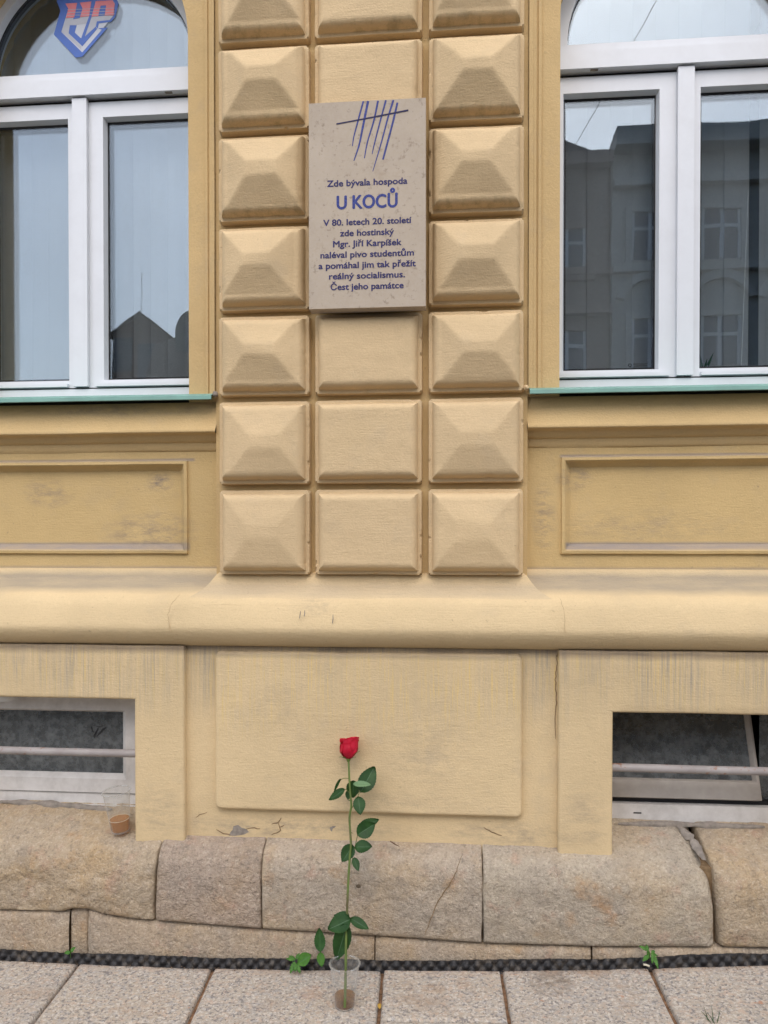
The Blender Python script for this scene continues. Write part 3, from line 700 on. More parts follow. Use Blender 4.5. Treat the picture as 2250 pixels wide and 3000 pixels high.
def plate_hole(name, x0, x1, z0, z1, hx0, hx1, hz1, yf, yb, mat):
    xs_ = sorted(set(lin(x0, x1, 36) + [hx0, hx1])); zs_ = sorted(set(lin(z0, z1, 14) + [hz1]))
    bm = bmesh.new(); V = {}
    def vert(x, z, y):
        k = (round(x, 5), round(z, 5), round(y, 5))
        if k not in V: V[k] = bm.verts.new((x, y, z))
        return V[k]
    for a, b in zip(xs_, xs_[1:]):
        for c, d in zip(zs_, zs_[1:]):
            if hx0 - 1e-6 <= a and b <= hx1 + 1e-6 and d <= hz1 + 1e-6: continue
            bm.faces.new([vert(a, c, yf), vert(b, c, yf), vert(b, d, yf), vert(a, d, yf)])
    ex = bmesh.ops.extrude_face_region(bm, geom=list(bm.faces))
    for g_ in ex['geom']:
        if isinstance(g_, bmesh.types.BMVert): g_.co.y = yb
    bmesh.ops.recalc_face_normals(bm, faces=bm.faces)
    es = [e for e in bm.edges if len(e.link_faces) == 2 and e.calc_face_angle(0) > .8 and all(abs(q.co.y - yf) < 1e-4 for q in e.verts)]
    bmesh.ops.bevel(bm, geom=es, offset=.009, segments=3, profile=.5, affect='EDGES')
    for v in bm.verts:
        if v.co.y < yf + .02: v.co += Vector((fb(v.co.z * 6, v.co.x * .5, 3) * .002, fb(v.co.x * 4, 2, v.co.z * 4) * .0015, fb(v.co.x * 4, 5, 0) * .0015))
    return bmobj(name, bm, mat, house, 45)
plate_hole('plinth_block', -XW, -.6850, .30, 1.0842, -1.660, -.8735, .8845, -.066, .30, M['plinth'])
plate_hole('plinth_block', .6660, XW, .30, 1.0842, 0.8535, 1.52, .8690, -.066, .30, M['plinth'])

# plaster damage: patches of bare mortar and cracks
def patch(pts, yb, yt, mat, name='bare_mortar_patch'):
    q = [P(u, v, yb) for u, v in pts]
    polyplate(name, [[(p.x, p.z) for p in q]], yb, yt, mat, house)
patch([(670, 2447), (676, 2437), (682, 2430), (684, 2420), (698, 2416), (708, 2424), (722, 2428), (730, 2437), (716, 2444), (704, 2446), (690, 2448)], -.0385, -.0410, M['mortar'])
patch([(966, 2424), (974, 2420), (985, 2419), (981, 2424), (975, 2427), (973, 2436), (969, 2433)], -.0385, -.0408, M['mortar'])
def crack(pts, w, y, mat='crack'):
    q = []
    for (a, b), (c, d) in zip(pts, pts[1:]):
        m = max(2, int(math.hypot(c - a, d - b) / 9))
        for i in range(m): q.append((lerp(a, c, i / m) + random.uniform(-1.6, 1.6), lerp(b, d, i / m) + random.uniform(-1.2, 1.2)))
    q.append(pts[-1]); n = len(q); loops = []
    for i in range(n - 1):
        a, b = P(*q[i], y), P(*q[i + 1], y); d = b - a; nr = Vector((-d.z, 0, d.x)).normalized()
        wa = w * (.4 + .6 * math.sin(math.pi * (i + .3) / n)) / 803 / 2; wb = w * (.4 + .6 * math.sin(math.pi * (i + 1.3) / n)) / 803 / 2
        loops.append([((a + nr * wa).x, (a + nr * wa).z), ((b + nr * wb).x, (b + nr * wb).z), ((b - nr * wb).x, (b - nr * wb).z), ((a - nr * wa).x, (a - nr * wa).z)])
    polyplate('plaster_crack', loops, y + .001, y - .0006, M[mat], house)
crack([(634, 2430), (655, 2443), (676, 2446)], 3, -.0405, 'crackbrown'); crack([(722, 2428), (745, 2426), (762, 2428)], 2.6, -.0405, 'crackbrown')
crack([(795, 2414), (815, 2410), (824, 2396)], 3, -.0405, 'crackbrown'); crack([(815, 2410), (821, 2432), (812, 2440), (795, 2446)], 3, -.0405, 'crackbrown'); crack([(821, 2424), (832, 2418)], 2.5, -.0405, 'crackbrown')
crack([(1416, 2424), (1440, 2438), (1470, 2448)], 3, -.0405, 'crackbrown'); crack([(573, 2395), (586, 2386), (606, 2380)], 2, -.0405, 'crackbrown')
crack([(1629, 1918), (1632, 1935), (1627, 1990), (1630, 2060), (1626, 2120), (1628, 2165)], 2.4, -.0412, 'crackbrown'); crack([(1640, 1908), (1632, 1924)], 4, -.0412, 'crackbrown')
crack([(541, 1960), (540, 2050), (542, 2120), (538, 2250), (541, 2330)], 2.0, -.0412, 'crackbrown')
crack([(500, 1852), (492, 1800), (505, 1765), (528, 1742)], 1.0, -.1085, 'hairline')
crack([(1656, 1855), (1653, 1790), (1640, 1752)], 1.0, -.1085, 'hairline')
for c_ in ((880, 1790, 878, 1812), (893, 1788, 891, 1806), (976, 1800, 974, 1826)): crack([(c_[0], c_[1]), (c_[2], c_[3])], 2.4, -.108, 'mortar')

# lumps of old mortar where the metal sills meet the pilaster
def lump(name, loc, r, mat, parent, seed=0):
    bm = bmesh.new(); bmesh.ops.create_icosphere(bm, subdivisions=3, radius=r)
    for v in bm.verts: v.co *= 1 + .35 * fb(v.co.x / r * 1.4 + seed, v.co.y / r * 1.4, v.co.z / r * 1.4)
    bmesh.ops.translate(bm, verts=bm.verts, vec=loc); return bmobj(name, bm, mat, parent, 80)
lump('mortar_lump', P(631, 1155, -.006), .011, M['mortar'], house, 3)
lump('mortar_lump', P(1540, 1136, -.006), .010, M['block'], house, 8)

# basement windows ---------------------------------------------------------------
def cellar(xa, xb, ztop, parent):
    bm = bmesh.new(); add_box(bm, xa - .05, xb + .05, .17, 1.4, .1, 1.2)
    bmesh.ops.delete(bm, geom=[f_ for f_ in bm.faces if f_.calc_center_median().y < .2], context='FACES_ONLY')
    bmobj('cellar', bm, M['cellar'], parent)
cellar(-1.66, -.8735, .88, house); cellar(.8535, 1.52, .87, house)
BL = boxes('basement_window', [(-1.69, -.85, .098, .17, .430, .4795), (-.905, -.85, .098, .17, .4795, .93), (-1.69, -1.63, .098, .17, .4795, .93), (-1.63, -.905, .098, .17, .855, .93)], M['oldframe'], house, .003)
def sash_mesh(a, b, z0, z1, ga, gb, g0, g1, yf, yb, bead):
    bm = bmesh.new()
    o = [(a, z0), (b, z0), (b, z1), (a, z1)]; i1 = [(ga - bead, g0 - bead), (gb + bead, g0 - bead), (gb + bead, g1 + bead * .5), (ga - bead, g1 + bead * .5)]; i2 = [(ga, g0), (gb, g0), (gb, g1), (ga, g1)]
    rs = [[bm.verts.new((x, yb, z)) for x, z in o], [bm.verts.new((x, yf, z)) for x, z in o], [bm.verts.new((x, yf, z)) for x, z in i1], [bm.verts.new((x, yf + .018, z)) for x, z in i2], [bm.verts.new((x, yb, z)) for x, z in i2]]
    for A, B in zip(rs, rs[1:]):
        for i in range(4): bm.faces.new((A[i], A[(i + 1) % 4], B[(i + 1) % 4], B[i]))
    return bm
bmobj('sash', sash_mesh(-1.6295, -.9055, .4840, .8545, -1.56, -.9935, .5560, .7985, .090, .16, .018), M['oldframe'], BL, 25, .002)
box('pane', -1.565, -.988, .112, .116, .551, .803, M['cellarglass'], BL, 0)
boxes('seal', [(-1.63, -.905, .100, .15, .4798, .4838)], M['gasket'], BL, 0)
box('sill_lip', -1.66, -.875, .085, .1, .430, .4375, M['oldframe'], BL, .001)
# finger mark rubbed in the dust of the pane
def cpx(X, Y): return P(X / 2.765, 1950 + Y / 2.765, .1115)
for pts in (((735, 500), (745, 490), (760, 540), (752, 545)), ((755, 570), (790, 505), (802, 508), (765, 590)), ((775, 580), (830, 510), (862, 495), (858, 508), (800, 565)), ((750, 480), (800, 492), (840, 488), (800, 500))):
    polyplate('finger_mark', [[(q.x, q.z) for q in (cpx(*p) for p in pts)]], .1117, .1112, M['gasket'], BL)
BR = boxes('basement_window', [(.83, 1.56, .098, .17, .425, .497), (.83, .8640, .098, .17, .497, 1.05), (1.485, 1.56, .098, .17, .497, 1.05), (.8640, 1.485, .098, .17, .99, 1.05)], M['oldframe'], house, .003)
sm = sash_mesh(.8680, 1.420, .5130, .985, .887, 1.400, .585, .955, .094, .15, .010)
piv = Matrix.Translation((0, .12, .515)) @ Matrix.Rotation(R(-21), 4, 'X') @ Matrix.Translation((0, -.12, -.515))
bmesh.ops.transform(sm, matrix=piv, verts=sm.verts); bmobj('open_sash', sm, M['dullframe'], BR, 25, .002)
sm = bmesh.new(); add_box(sm, .886, 1.402, .115, .119, .58, .96); bmesh.ops.transform(sm, matrix=piv, verts=sm.verts); bmobj('pane', sm, M['cellarglass'], BR)
box('pane', 1.43, 1.485, .15, .154, .5, .99, M['cellarglass'], BR, 0)
boxes('seal', [(.866, 1.48, .125, .16, .4973, .512)], M['gasket'], BR, 0)
q0, q1 = P(1856, 2381, .0975), P(1879, 2381, .0975); box('drain_slot', q0.x, q1.x, .0965, .1, q0.z - .0022, q0.z + .0022, M['gasket'], BR, 0)
zb_ = P(200, 2203, -.01).z
tube('window_bar', [(-1.68, -.008, zb_ + .001), (-1.2, -.010, zb_), (-1.0, -.010, zb_), (-.86, -.008, zb_)], .0148, M['bar'], house, 14)
zb_ = P(1950, 2252, -.01).z
tube('window_bar', [(.84, -.008, zb_), (1.0, -.010, zb_), (1.2, -.010, zb_ - .001), (1.54, -.008, zb_ - .001)], .0148, M['bar'], house, 14)
# round white fitting under the lintel of the left basement window
lf = thing('wall_lamp', None, 'round white fitting tucked under the lintel of the left basement window', 'lamp')
lq = P(10, 2045, .03)
bm = bmesh.new(); prof = [(.001, .0), (.03, .001), (.048, .006), (.055, .016), (.055, .03), (.03, .042), (.001, .044)]
L = [[bm.verts.new((lq.x + r_ * math.cos(2 * math.pi * k / 28), lq.y + r_ * .8 * math.sin(2 * math.pi * k / 28), lq.z - .012 + h)) for k in range(28)] for r_, h in prof]
for A, B in zip(L, L[1:]):
    for k in range(28): bm.faces.new((A[k], A[(k + 1) % 28], B[(k + 1) % 28], B[k]))
bmobj('shade', bm, M['lamp'], lf)

# footing stones -------------------------------------------------------------------
zbt = [(-3.4, .13), (-1.36, .114), (-1.12, .118), (-1.075, .130), (-1.02, .131), (-.97, .116), (-.85, .103), (-.775, .100), (-.38, .086), (.0, .080), (.40, .071), (.8, .076), (1.18, .093), (3.4, .16)]
def stone(x0, x1, seed, rl=.02, rr=.02, mat='stone', lean=(0, 0), top_rr=0, flake=0, arr=1.0):
    n = max(24, int((x1 - x0) * 120)); v = []; f = []
    rows = None
    for i in range(n + 1):
        s = i / n; s = lerp(s, .5 - .5 * math.cos(math.pi * s), .5)
        x = lerp(x0, x1, s); dl, dr = x - x0, x1 - x
        er = 0                                     # rounding of the two vertical arrises
        for d, r in ((dl, rl), (dr, rr)):
            if d < r: er = max(er, r - math.sqrt(max(0, r * r - (r - d) ** 2)))
        drop = 0
        if top_rr and dr < top_rr: drop = top_rr - math.sqrt(max(0, top_rr ** 2 - (top_rr - dr) ** 2))
        zb = interp(zbt, x)
        chip = arr * (1 + .5 * fb(x * 7, seed, 2))
        prof = [(.13, .4545), (.05, .420), (-.03, .385), (-.066, .3705), (-.082, .3655 - .002 * chip), (-.098, .3605 - .007 * chip), (-.112, .354 - .014 * chip), (-.124, .342 - .022 * chip), (-.131, .322 - .024 * chip)]
        zf = .298 - .022 * chip
        prof += [(-.136 - .003 * math.sin(t * math.pi), lerp(zf, zb + .016, t)) for t in lin(0, 1, 22)]
        prof += [(-.134, zb + .006), (-.126, zb + .001), (-.100, zb), (.0, zb)]
        rows = len(prof)
        for k, (y, z) in enumerate(prof):
            nz = fb(x * 9 + seed, y * 9, z * 9) * .004 + fb(x * 32 + seed, y * 32, z * 32) * .0022 + fb(x * 75 + seed, y * 75, z * 75) * .0010
            if flake:                              # skins of stone that have scaled off
                q_ = fb(x * 5.2 + seed, 1.7, z * 7) + .12 * fb(x * 40, seed, z * 40)
                for lv, dp in ((.12, .0055), (-.25, .0045), (.48, .004)): nz += flake * dp * max(0, min(1, (q_ - lv) / .035)) - flake * dp * .5
            kx = lerp(lean[0], lean[1], s) * (z - .25)
            fz = z - drop * max(0, min(1, (z - zb) / .2))
            v.append((x + kx + fb(z * 14, seed, s * 3) * .004 * (1 if i in (0, n) else 0), y + er - nz * (1 if k > 2 else .5), fz + nz * .5))
    for i in range(n):
        for k in range(rows - 1): f.append((i * rows + k, i * rows + k + 1, (i + 1) * rows + k + 1, (i + 1) * rows + k))
    f.append(tuple(range(rows - 1, -1, -1))); f.append(tuple(n * rows + k for k in range(rows)))
    return mesh('footing_stone', v, f, M[mat], house, 60)
stone(-3.4, -1.75, 1); stone(-1.745, -.7725, 3.3, .02, .014, 'stoneochre', lean=(0, .03), flake=1, arr=1.3); stone(-.7675, -.3840, 7.1, .014, .008, 'stonepink', lean=(.03, -.01), flake=.35)
stone(-.3805, .3985, 11.9, .009, .006, 'stone', lean=(-.01, 0), arr=.8)
stone(.4030, 1.1810, 15.2, .006, .035, 'stonegrey', lean=(0, -.02), top_rr=.085, flake=.25); stone(1.187, 2.2, 21.4, .03, .02, 'stoneochre', lean=(-.06, 0), flake=.3); stone(2.206, 3.4, 25)
box('stone_joint_bed', -3.4, 3.4, -.085, .14, -.12, .345, M['crackbrown'], house, 0)
# mortar flaps in the joint by the right basement window
def fillet(pts, w, seed):      # rough pointing mortar smeared along a line
    bm = bmesh.new(); q_ = smooth_pts(pts, 8); rows_ = []
    for i, p in enumerate(q_):
        e = math.sin(math.pi * min(1, max(0, (i + .5) / len(q_)))) ** .4; ww_ = w * (1 + .7 * fb(i * .35, seed, 0)) * e
        d = (q_[min(i + 1, len(q_) - 1)] - q_[max(i - 1, 0)]).normalized(); s_ = d.cross(Vector((0, -.75, .66))).normalized(); up = s_.cross(d) * (-1 if s_.cross(d).z < 0 else 1)
        rows_.append([bm.verts.new(p + s_ * (ww_ * c) + up * ((.008 * (1 - c * c) - .004) * e + .004 * fb(i * .6, c * 2 + seed, 1))) for c in (-1, -.7, -.35, 0, .35, .7, 1)])
    for A, B in zip(rows_, rows_[1:]):
        for k in range(6): bm.faces.new((A[k], A[k + 1], B[k + 1], B[k]))
    return bmobj('pointing_mortar', bm, M['mortar'], house, 80)
def onledge(u, v):
    y = -.03
    for _ in range(8): p = P(u, v, y); y += (p.z - (.371 + (y + .065) * .44)) / .8
    p = P(u, v, y); return p + Vector((0, -.003, .005))
fillet([onledge(1985, 2418), onledge(2005, 2440), onledge(2028, 2462), onledge(2046, 2492), P(2064, 2520, -.112)], .016, 3)
fillet([onledge(1810, 2416), onledge(1950, 2416), onledge(2090, 2420), onledge(2240, 2425)], .012, 9)
fillet([onledge(0, 2350), onledge(120, 2356), onledge(230, 2364), onledge(330, 2374)], .012, 14)
def low(x0, x1, seed, back=0, mat='lowstone'):
    n = max(12, int((x1 - x0) * 60)); v = []; f = []
    for i in range(n + 1):
        x = lerp(x0, x1, i / n); d = min(x - x0, x1 - x); er = .012 - math.sqrt(max(0, .012 ** 2 - (.012 - d) ** 2)) if d < .012 else 0
        zt = interp(zbt, x) - .004
        for y, z in ((-.07, zt), (-.105, zt), (-.120, zt - .004), (-.128, zt - .013), (-.130, zt - .03), (-.131, zt - .06), (-.132, zt - .09), (-.132, zt - .24)):
            nz = fb(x * 10 + seed, y, z * 10) * .005 + fb(x * 34, seed, z * 34) * .0016
            v.append((x, y + back + er - nz, z + nz * .4))
    for i in range(n):
        for k in range(7): f.append((i * 8 + k, i * 8 + k + 1, (i + 1) * 8 + k + 1, (i + 1) * 8 + k))
    return mesh('lower_stone', v, f, M[mat], house, 60)
for k, (a, b) in enumerate(((-3.4, -1.10), (-1.10, -1.028), (-1.028, .0215), (.0255, .7710), (.776, 3.4))): low(a, b, k * 5.3, *((.014, 'lowstone') if k == 1 else ()))
crack([(1355, 2505), (1330, 2570), (1285, 2640), (1262, 2690), (1245, 2738)], 2.6, -.1412, 'crackbrown')
q = P(1051, 2596, -.137)
bm = bmesh.new(); bmesh.ops.create_icosphere(bm, subdivisions=2, radius=.011); bmesh.ops.scale(bm, vec=(1, .25, .75), verts=bm.verts); bmesh.ops.translate(bm, verts=bm.verts, vec=q); bmobj('drill_hole', bm, M['crack'], house, 60)

# ------------------------------------------------------------------ pavement
pav_xs = lin(-9, 9, 90)
pav = mesh('pavement', [(x, y, zp(max(-3.2, min(3.2, x))) - (.018 if y > -.95 else .004)) for y in (-.06, -.30, -.60, -.93, -.96, -3.3) for x in pav_xs],
     [((j + 1) * 90 + i, (j + 1) * 90 + i + 1, j * 90 + i + 1, j * 90 + i) for j in range(5) for i in range(89)], M['soil'], None)
tag(pav, None, None, None, 'structure')
pav.data.materials.append(M['slabsheet'])
for p in pav.data.polygons:
    if p.center.y < -.95: p.material_index = 1
def slab(q00, q10, q11, q01, seed):   # wall-left, wall-right, street-right, street-left corners (x,y)
    n, m = 30, 20; off = .0
    us = [0, .006, .014, .03] + lin(.07, .93, n) + [.97, .986, .994, 1]; ws = [0, .012, .03, .06] + lin(.1, .9, m) + [.94, .97, .988, 1]
    v = []; top = len(us)
    tx, ty = random.uniform(-.004, .004), random.uniform(-.004, .004)
    for a in ws:
        for b in us:
            x = lerp(lerp(q00[0], q10[0], b), lerp(q01[0], q11[0], b), a); y = lerp(lerp(q00[1], q10[1], b), lerp(q01[1], q11[1], b), a)
            wd = abs(q10[0] - q00[0]); ht = abs(q01[1] - q00[1])
            d = min(b * wd, (1 - b) * wd, a * ht, (1 - a) * ht); r = .010
            dz = 0 if d >= r else -(r - math.sqrt(max(0, r * r - (r - d) ** 2)))
            e = fb(x * 16, y * 16, seed) * .003
            v.append((x + (e if d < .002 else 0), y + (e if d < .002 else 0), zp(x) + dz + fb(x * 7, y * 7, seed) * .0022 + (b - .5) * tx + (a - .5) * ty))
    f = [((j + 1) * top + i, (j + 1) * top + i + 1, j * top + i + 1, j * top + i) for j in range(len(ws) - 1) for i in range(top - 1)]
    # skirt
    bd = [i for i in range(top)] + [j * top + top - 1 for j in range(1, len(ws))] + [(len(ws) - 1) * top + i for i in range(top - 2, -1, -1)] + [j * top for j in range(len(ws) - 2, 0, -1)]
    k0 = len(v)
    for i in bd: v.append((v[i][0], v[i][1], v[i][2] - .05))
    for t in range(len(bd)):
        t2 = (t + 1) % len(bd); f.append((bd[t], bd[t2], k0 + t2, k0 + t))
    o = mesh('paving_slab', v, f, M['granite'], pav, 50); return o
def gx(u, v, y_hint=None):
    p = ray(u, v); t = (-.03 - CAMH) / p.z; x = XC + p.x * t
    t = (zp(x) - CAMH) / p.z; return XC + p.x * t, -CAMD + p.y * t
YF, YB = -.157, -.93
J = []
for (u1, v1, u2, v2) in ((224, 2829, 90, 3000), (624, 2831, 545, 3000), (1120, 2841, 1107, 3000), (1469, 2840, 1495, 3000), (1905, 2837, 1986, 3000)):
    a, b = gx(u1, v1), gx(u2, v2); k = (b[0] - a[0]) / (b[1] - a[1])
    J.append((a[0] + k * (YF - a[1]), a[0] + k * (YB - a[1]), k))
J = [(-3.1, -3.1, 0), (-2.5, -2.5, 0), (-1.85, -1.85, 0)] + J + [(1.62, 1.65, 0), (2.3, 2.3, 0), (3.1, 3.1, 0)]
ym = gx(1300, 2991)[1]
for i in range(len(J) - 1):
    g0 = [.0045, .008, .006][i % 3]
    a0, a1 = J[i][0] + g0, J[i][1] + g0; b0, b1 = J[i + 1][0] - .005, J[i + 1][1] - .005
    if i == 5:
        s_ = (ym + .005 - YF) / (YB - YF); s2 = (ym - .006 - YF) / (YB - YF)
        slab((a0, YF), (b0, YF), (lerp(b0, b1, s_), ym + .005), (lerp(a0, a1, s_), ym + .005), i)
        slab((lerp(a0, a1, s2), ym - .006), (lerp(b0, b1, s2), ym - .006), (b1, YB), (a1, YB), i + 20)
    else:
        yo = random.uniform(-.002, .003)
        slab((a0, YF + yo), (b0, YF + yo), (b1, YB), (a1, YB), i)
st = mesh('street', [(-400, -400, -.16), (400, -400, -.16), (400, 60, -.16), (-400, 60, -.16)], [(0, 1, 2, 3)], M['asphalt']); tag(st, kind='structure')
kb = box('kerb', -9, 9, -3.45, -3.3, -.3, -.01, M['slabsheet'], None, .01); tag(kb, kind='structure')
fp = box('far_pavement', -30, 40, -13.9, -11.5, -.3, -.03, M['slabsheet'], None, .01); tag(fp, kind='structure')

# dimpled drainage membrane between wall and paving
mx = lin(-3.1, 3.1, 1500); mrow = 16
mv = []
for j in range(mrow):
    t = j / (mrow - 1)
    for x in mx:
        top = .026 + .008 * fb(x * 3, 1, 1) ; z = zp(x) + lerp(top, -.045, t); y = lerp(-.137, -.1535, t) + .002 * fb(x * 6, 2, 2)
        h = 0
        for ra_, zc in ((0, .024), (.5, .006), (0, -.012), (.5, -.03)):
            k = round(x / .040 - ra_) + ra_; hs = ns(k * 3.3, zc * 90, 5); dx = x - k * .040 - .004 * hs; dz = (z - zp(x)) - zc - .003 * ns(k * 2.1, zc * 70, 9)
            d2 = (dx * dx + dz * dz) / (.0112 ** 2)
            if d2 < 1: h = max(h, .0125 * (.85 + .5 * hs) * (1 - d2 ** 2))
        mv.append((x, y - h * .9, z + h * .35))
nm = len(mx)
dm = mesh('drainage_membrane', mv, [((j + 1) * nm + i, (j + 1) * nm + i + 1, j * nm + i + 1, j * nm + i) for j in range(mrow - 1) for i in range(nm - 1)], M['rubber'], None, 70)
tag(dm, 'black dimpled plastic membrane strip between the stone footing and paving slabs', 'drainage strip')

# ------------------------------------------------------------------ blinds and things behind the glass
def blind(label, x0, x1, step, wd, y, skip=(), parent=None, ang0=6, gaps=(), var=4):
    t = thing('vertical_blind', None, label, 'blind')
    x = x0; k = 0
    box('head_rail', x0 - .04, x1 + .02, y - .02, y + .02, 3.95, 3.99, M['upvc'], t, .002)
    while x < x1:
        if not any(a < x < b for a, b in skip):
            a = R(ang0 + random.uniform(-var, var)); c, s = math.cos(a) * wd / 2, math.sin(a) * wd / 2
            bm = bmesh.new(); n = 5; A = []
            for i in range(n):
                u = -1 + 2 * i / (n - 1); bow = .006 * (1 - u * u)
                A.append([(x + u * c + bow * math.sin(a), y + u * s - bow * math.cos(a), z) for z in (2.10, 3.95)])
            vv = [[bm.verts.new(p) for p in q_] for q_ in A]
            for p_, q_ in zip(vv, vv[1:]): bm.faces.new((p_[0], q_[0], q_[1], p_[1]))
            bmesh.ops.solidify(bm, geom=list(bm.faces), thickness=.0008)
            bmobj('slat', bm, M['blind'], t, 60)
        x += step; k += 1
        for ga_, gw in gaps:
            if x - step < ga_ <= x: x += gw
    return t
b1 = blind('grey white vertical slat blind hanging behind the left window with the emblem', -1.66, -.66, .074, .082, .33, ang0=16, var=13)
b2 = blind('grey white vertical slat blind with bead chain behind the right window', .70, 1.66, .088, .096, .34, gaps=((1.43, .045),))
bm = bmesh.new(); qa = P(2192, 560, .30); qb = P(2172, 1068, .30)
for i in range(170):
    p = qa.lerp(qb, i / 169); bmesh.ops.create_icosphere(bm, subdivisions=1, radius=.0019, matrix=Matrix.Translation(p))
o = bmobj('bead_chain', bm, M['chain'], b2, 60); o['kind'] = 'stuff'

def leaf(name, base, tip, width, nrm, mat, parent, fold=.12, curl=.08, serr=.028, n=20, rib=True, shape=.8):
    base, tip, nrm = Vector(base), Vector(tip), Vector(nrm).normalized()
    d = tip - base; L = d.length; d.normalize(); s = d.cross(nrm).normalized(); nn = s.cross(d).normalized()
    cols_ = (-1, -.82, -.5, -.035, 0, .035, .5, .82, 1); v = []
    for i in range(n + 1):
        t = i / n; wv = max(.02, math.sin(math.pi * t ** shape) ** .75) * width / 2 if 0 < t < 1 else .0006
        for c in cols_:
            k = c
            if abs(c) == 1: k = c * (1 + serr * (1 if i % 2 else -1))
            bend = curl * L * (t * t) ; up = abs(c) ** 1.3 * fold * width - .0
            veins = .0009 * math.sin((t * 7 - abs(c) * 1.5) * 2 * math.pi) * (1 if abs(c) > .1 else 0)
            v.append(base + d * (L * t) + s * (wv * k) + nn * (up + veins - bend + .03 * width * ns(t * 3, c * 2, base.x * 20)))
    m = len(cols_); f = [(i * m + j, i * m + j + 1, (i + 1) * m + j + 1, (i + 1) * m + j) for i in range(n) for j in range(m - 1)]
    o = mesh(name, v, f, mat, parent, 60)
    if rib:
        o.data.materials.append(M['midrib'])
        for p in o.data.polygons:
            if p.index % (m - 1) in (3, 4): p.material_index = 1
    return o
ap = thing('potted_aloe', None, 'small spiky potted plant on the inner sill of the right window', 'plant')
ab = P(2062, 1080, .33)
bm = bmesh.new(); L = [[bm.verts.new((ab.x + r_ * math.cos(2 * math.pi * k / 20), .345 + r_ * math.sin(2 * math.pi * k / 20), h)) for k in range(20)] for r_, h in ((.022, 2.096), (.03, 2.125), (.026, 2.124), (.024, 2.118))]
for A, B in zip(L, L[1:]):
    for k in range(20): bm.faces.new((A[k], A[(k + 1) % 20], B[(k + 1) % 20], B[k]))
bm.faces.new(L[-1]); bmobj('pot', bm, M['twig'], ap)
for (u, v, w_) in ((2045, 1030, .014), (2088, 1036, .012), (2070, 1052, .012), (2040, 1056, .012)):
    tp = P(u, v, .33); leaf('leaf', (ab.x, .34, 2.12), tp, w_, (0, -1, .3), M['weeddark'], ap, .2, -.1, 0, 8, False, .55)

# ------------------------------------------------------------------ rose, cups, weeds
def ry(v): return lerp(-.128, -.415, (v - 2225) / (2950 - 2225))
rose = thing('rose', None, 'single long stemmed red rose standing in the plastic cup on the pavement', 'flower')
sp = [(1010, 2952), (1012, 2880), (1014, 2750), (1016, 2690), (1021, 2570), (1026, 2500), (1028, 2470), (1024, 2405), (1026, 2380), (1029, 2360), (1026, 2320), (1024, 2290), (1021, 2225)]
spts = smooth_pts([P(u, v, ry(v)) for u, v in sp], 5)
tube('stem', spts, [lerp(.0042, .0034, i / (len(spts) - 1)) * (1 + .12 * ns(i * .7, 0, 0)) for i in range(len(spts))], M['stem'], rose, 10)
for u, v, sx in ((1013, 2800, 1), (1019, 2620, -1), (1028, 2440, 1), (1026, 2345, -1), (1016, 2700, -1)):
    p = P(u, v, ry(v)); tube('thorn', [p, p + Vector((.004 * sx, -.001, .0005)), p + Vector((.0085 * sx, -.001, -.0015))], [.0024, .0012, .0002], M['stem'], rose, 5)
def c2(X, Y, dy=0): u, v = 900 + X / 4.423, 2100 + Y / 4.423; return P(u, v, ry(v) + dy)
def c3(X, Y, dy=0): u, v = 800 + X / 4.1475, 2550 + Y / 4.1475; return P(u, v, ry(v) + dy)
def lf2(b, t, w_, nrm, dy0=0, dy1=0, mat='leaf', cc=c2, sc=4.423, **kw): return leaf('leaf', cc(*b, dy0), cc(*t, dy1), w_ / sc / 830, nrm, M[mat], rose, **kw)
lf2((690, 985), (876, 640), 225, (.15, -1, .25), .0, .03)
lf2((600, 872), (822, 872), 95, (0, -.6, .8), -.01, -.035, 'leafpale', curl=.1)
lf2((600, 822), (592, 1052), 178, (0, -1, .3), .012, .02)
lf2((545, 945), (528, 1078), 90, (-.4, -1, .1), .008, .01)
lf2((490, 938), (275, 1078), 112, (-.2, -.9, .6), .0, .012)
lf2((445, 808), (350, 975), 48, (-.6, -.7, .3), .01, .02, fold=.5)
lf2((664, 1040), (690, 1270), 158, (.1, -1, .4), .0, -.02)
lf2((668, 1432), (932, 1328), 125, (.3, -.8, .6), .02, .04)
lf2((650, 1532), (880, 1382), 205, (.2, -.9, .5), .0, .0)
lf2((622, 1688), (840, 1680), 165, (.1, -.8, .7), .0, -.015)
lf2((595, 1660), (450, 1880), 175, (-.2, -1, .4), .006, .0)
lf2((606, 1825), (664, 1998), 90, (.2, -1, .3), .0, -.01)
def twigs(pts, r, cc=c2): tube('leaf_stalk', smooth_pts([cc(*p) for p in pts], 4), r, M['stem'], rose, 6)
twigs([(582, 1180, 0), (630, 1090, .0), (664, 1010, 0), (672, 960, 0), (655, 890, 0), (610, 850, 0)], .0012)
twigs([(556, 1010, .004), (520, 950, .004), (488, 940, 0)], .0011); twigs([(545, 805, 0), (500, 795, .005), (465, 800, .008), (444, 812, .01)], .0011)
twigs([(572, 1915, 0), (595, 1790, 0), (618, 1690, 0), (640, 1590, 0), (655, 1520, 0), (672, 1432, .02)], .0012)
twigs([(672, 960, 0), (692, 985, 0)], .001); twigs([(660, 1015, 0), (664, 1045, 0)], .001)
lf2((948, 590), (664, 716), 215, (-.1, -.8, .7), -.004, -.01, cc=c3, sc=4.15)
lf2((930, 560), (735, 545), 110, (-.1, -.6, .9), .012, .032, cc=c3, sc=4.15)
lf2((905, 640), (762, 1098), 205, (-.1, -1, .25), -.006, .02, cc=c3, sc=4.15)
lf2((942, 582), (1162, 712), 112, (.2, -.8, .6), .0, -.015, cc=c3, sc=4.15)
twigs([(890, 640, 0), (925, 605, 0), (950, 580, 0)], .0012, c3)
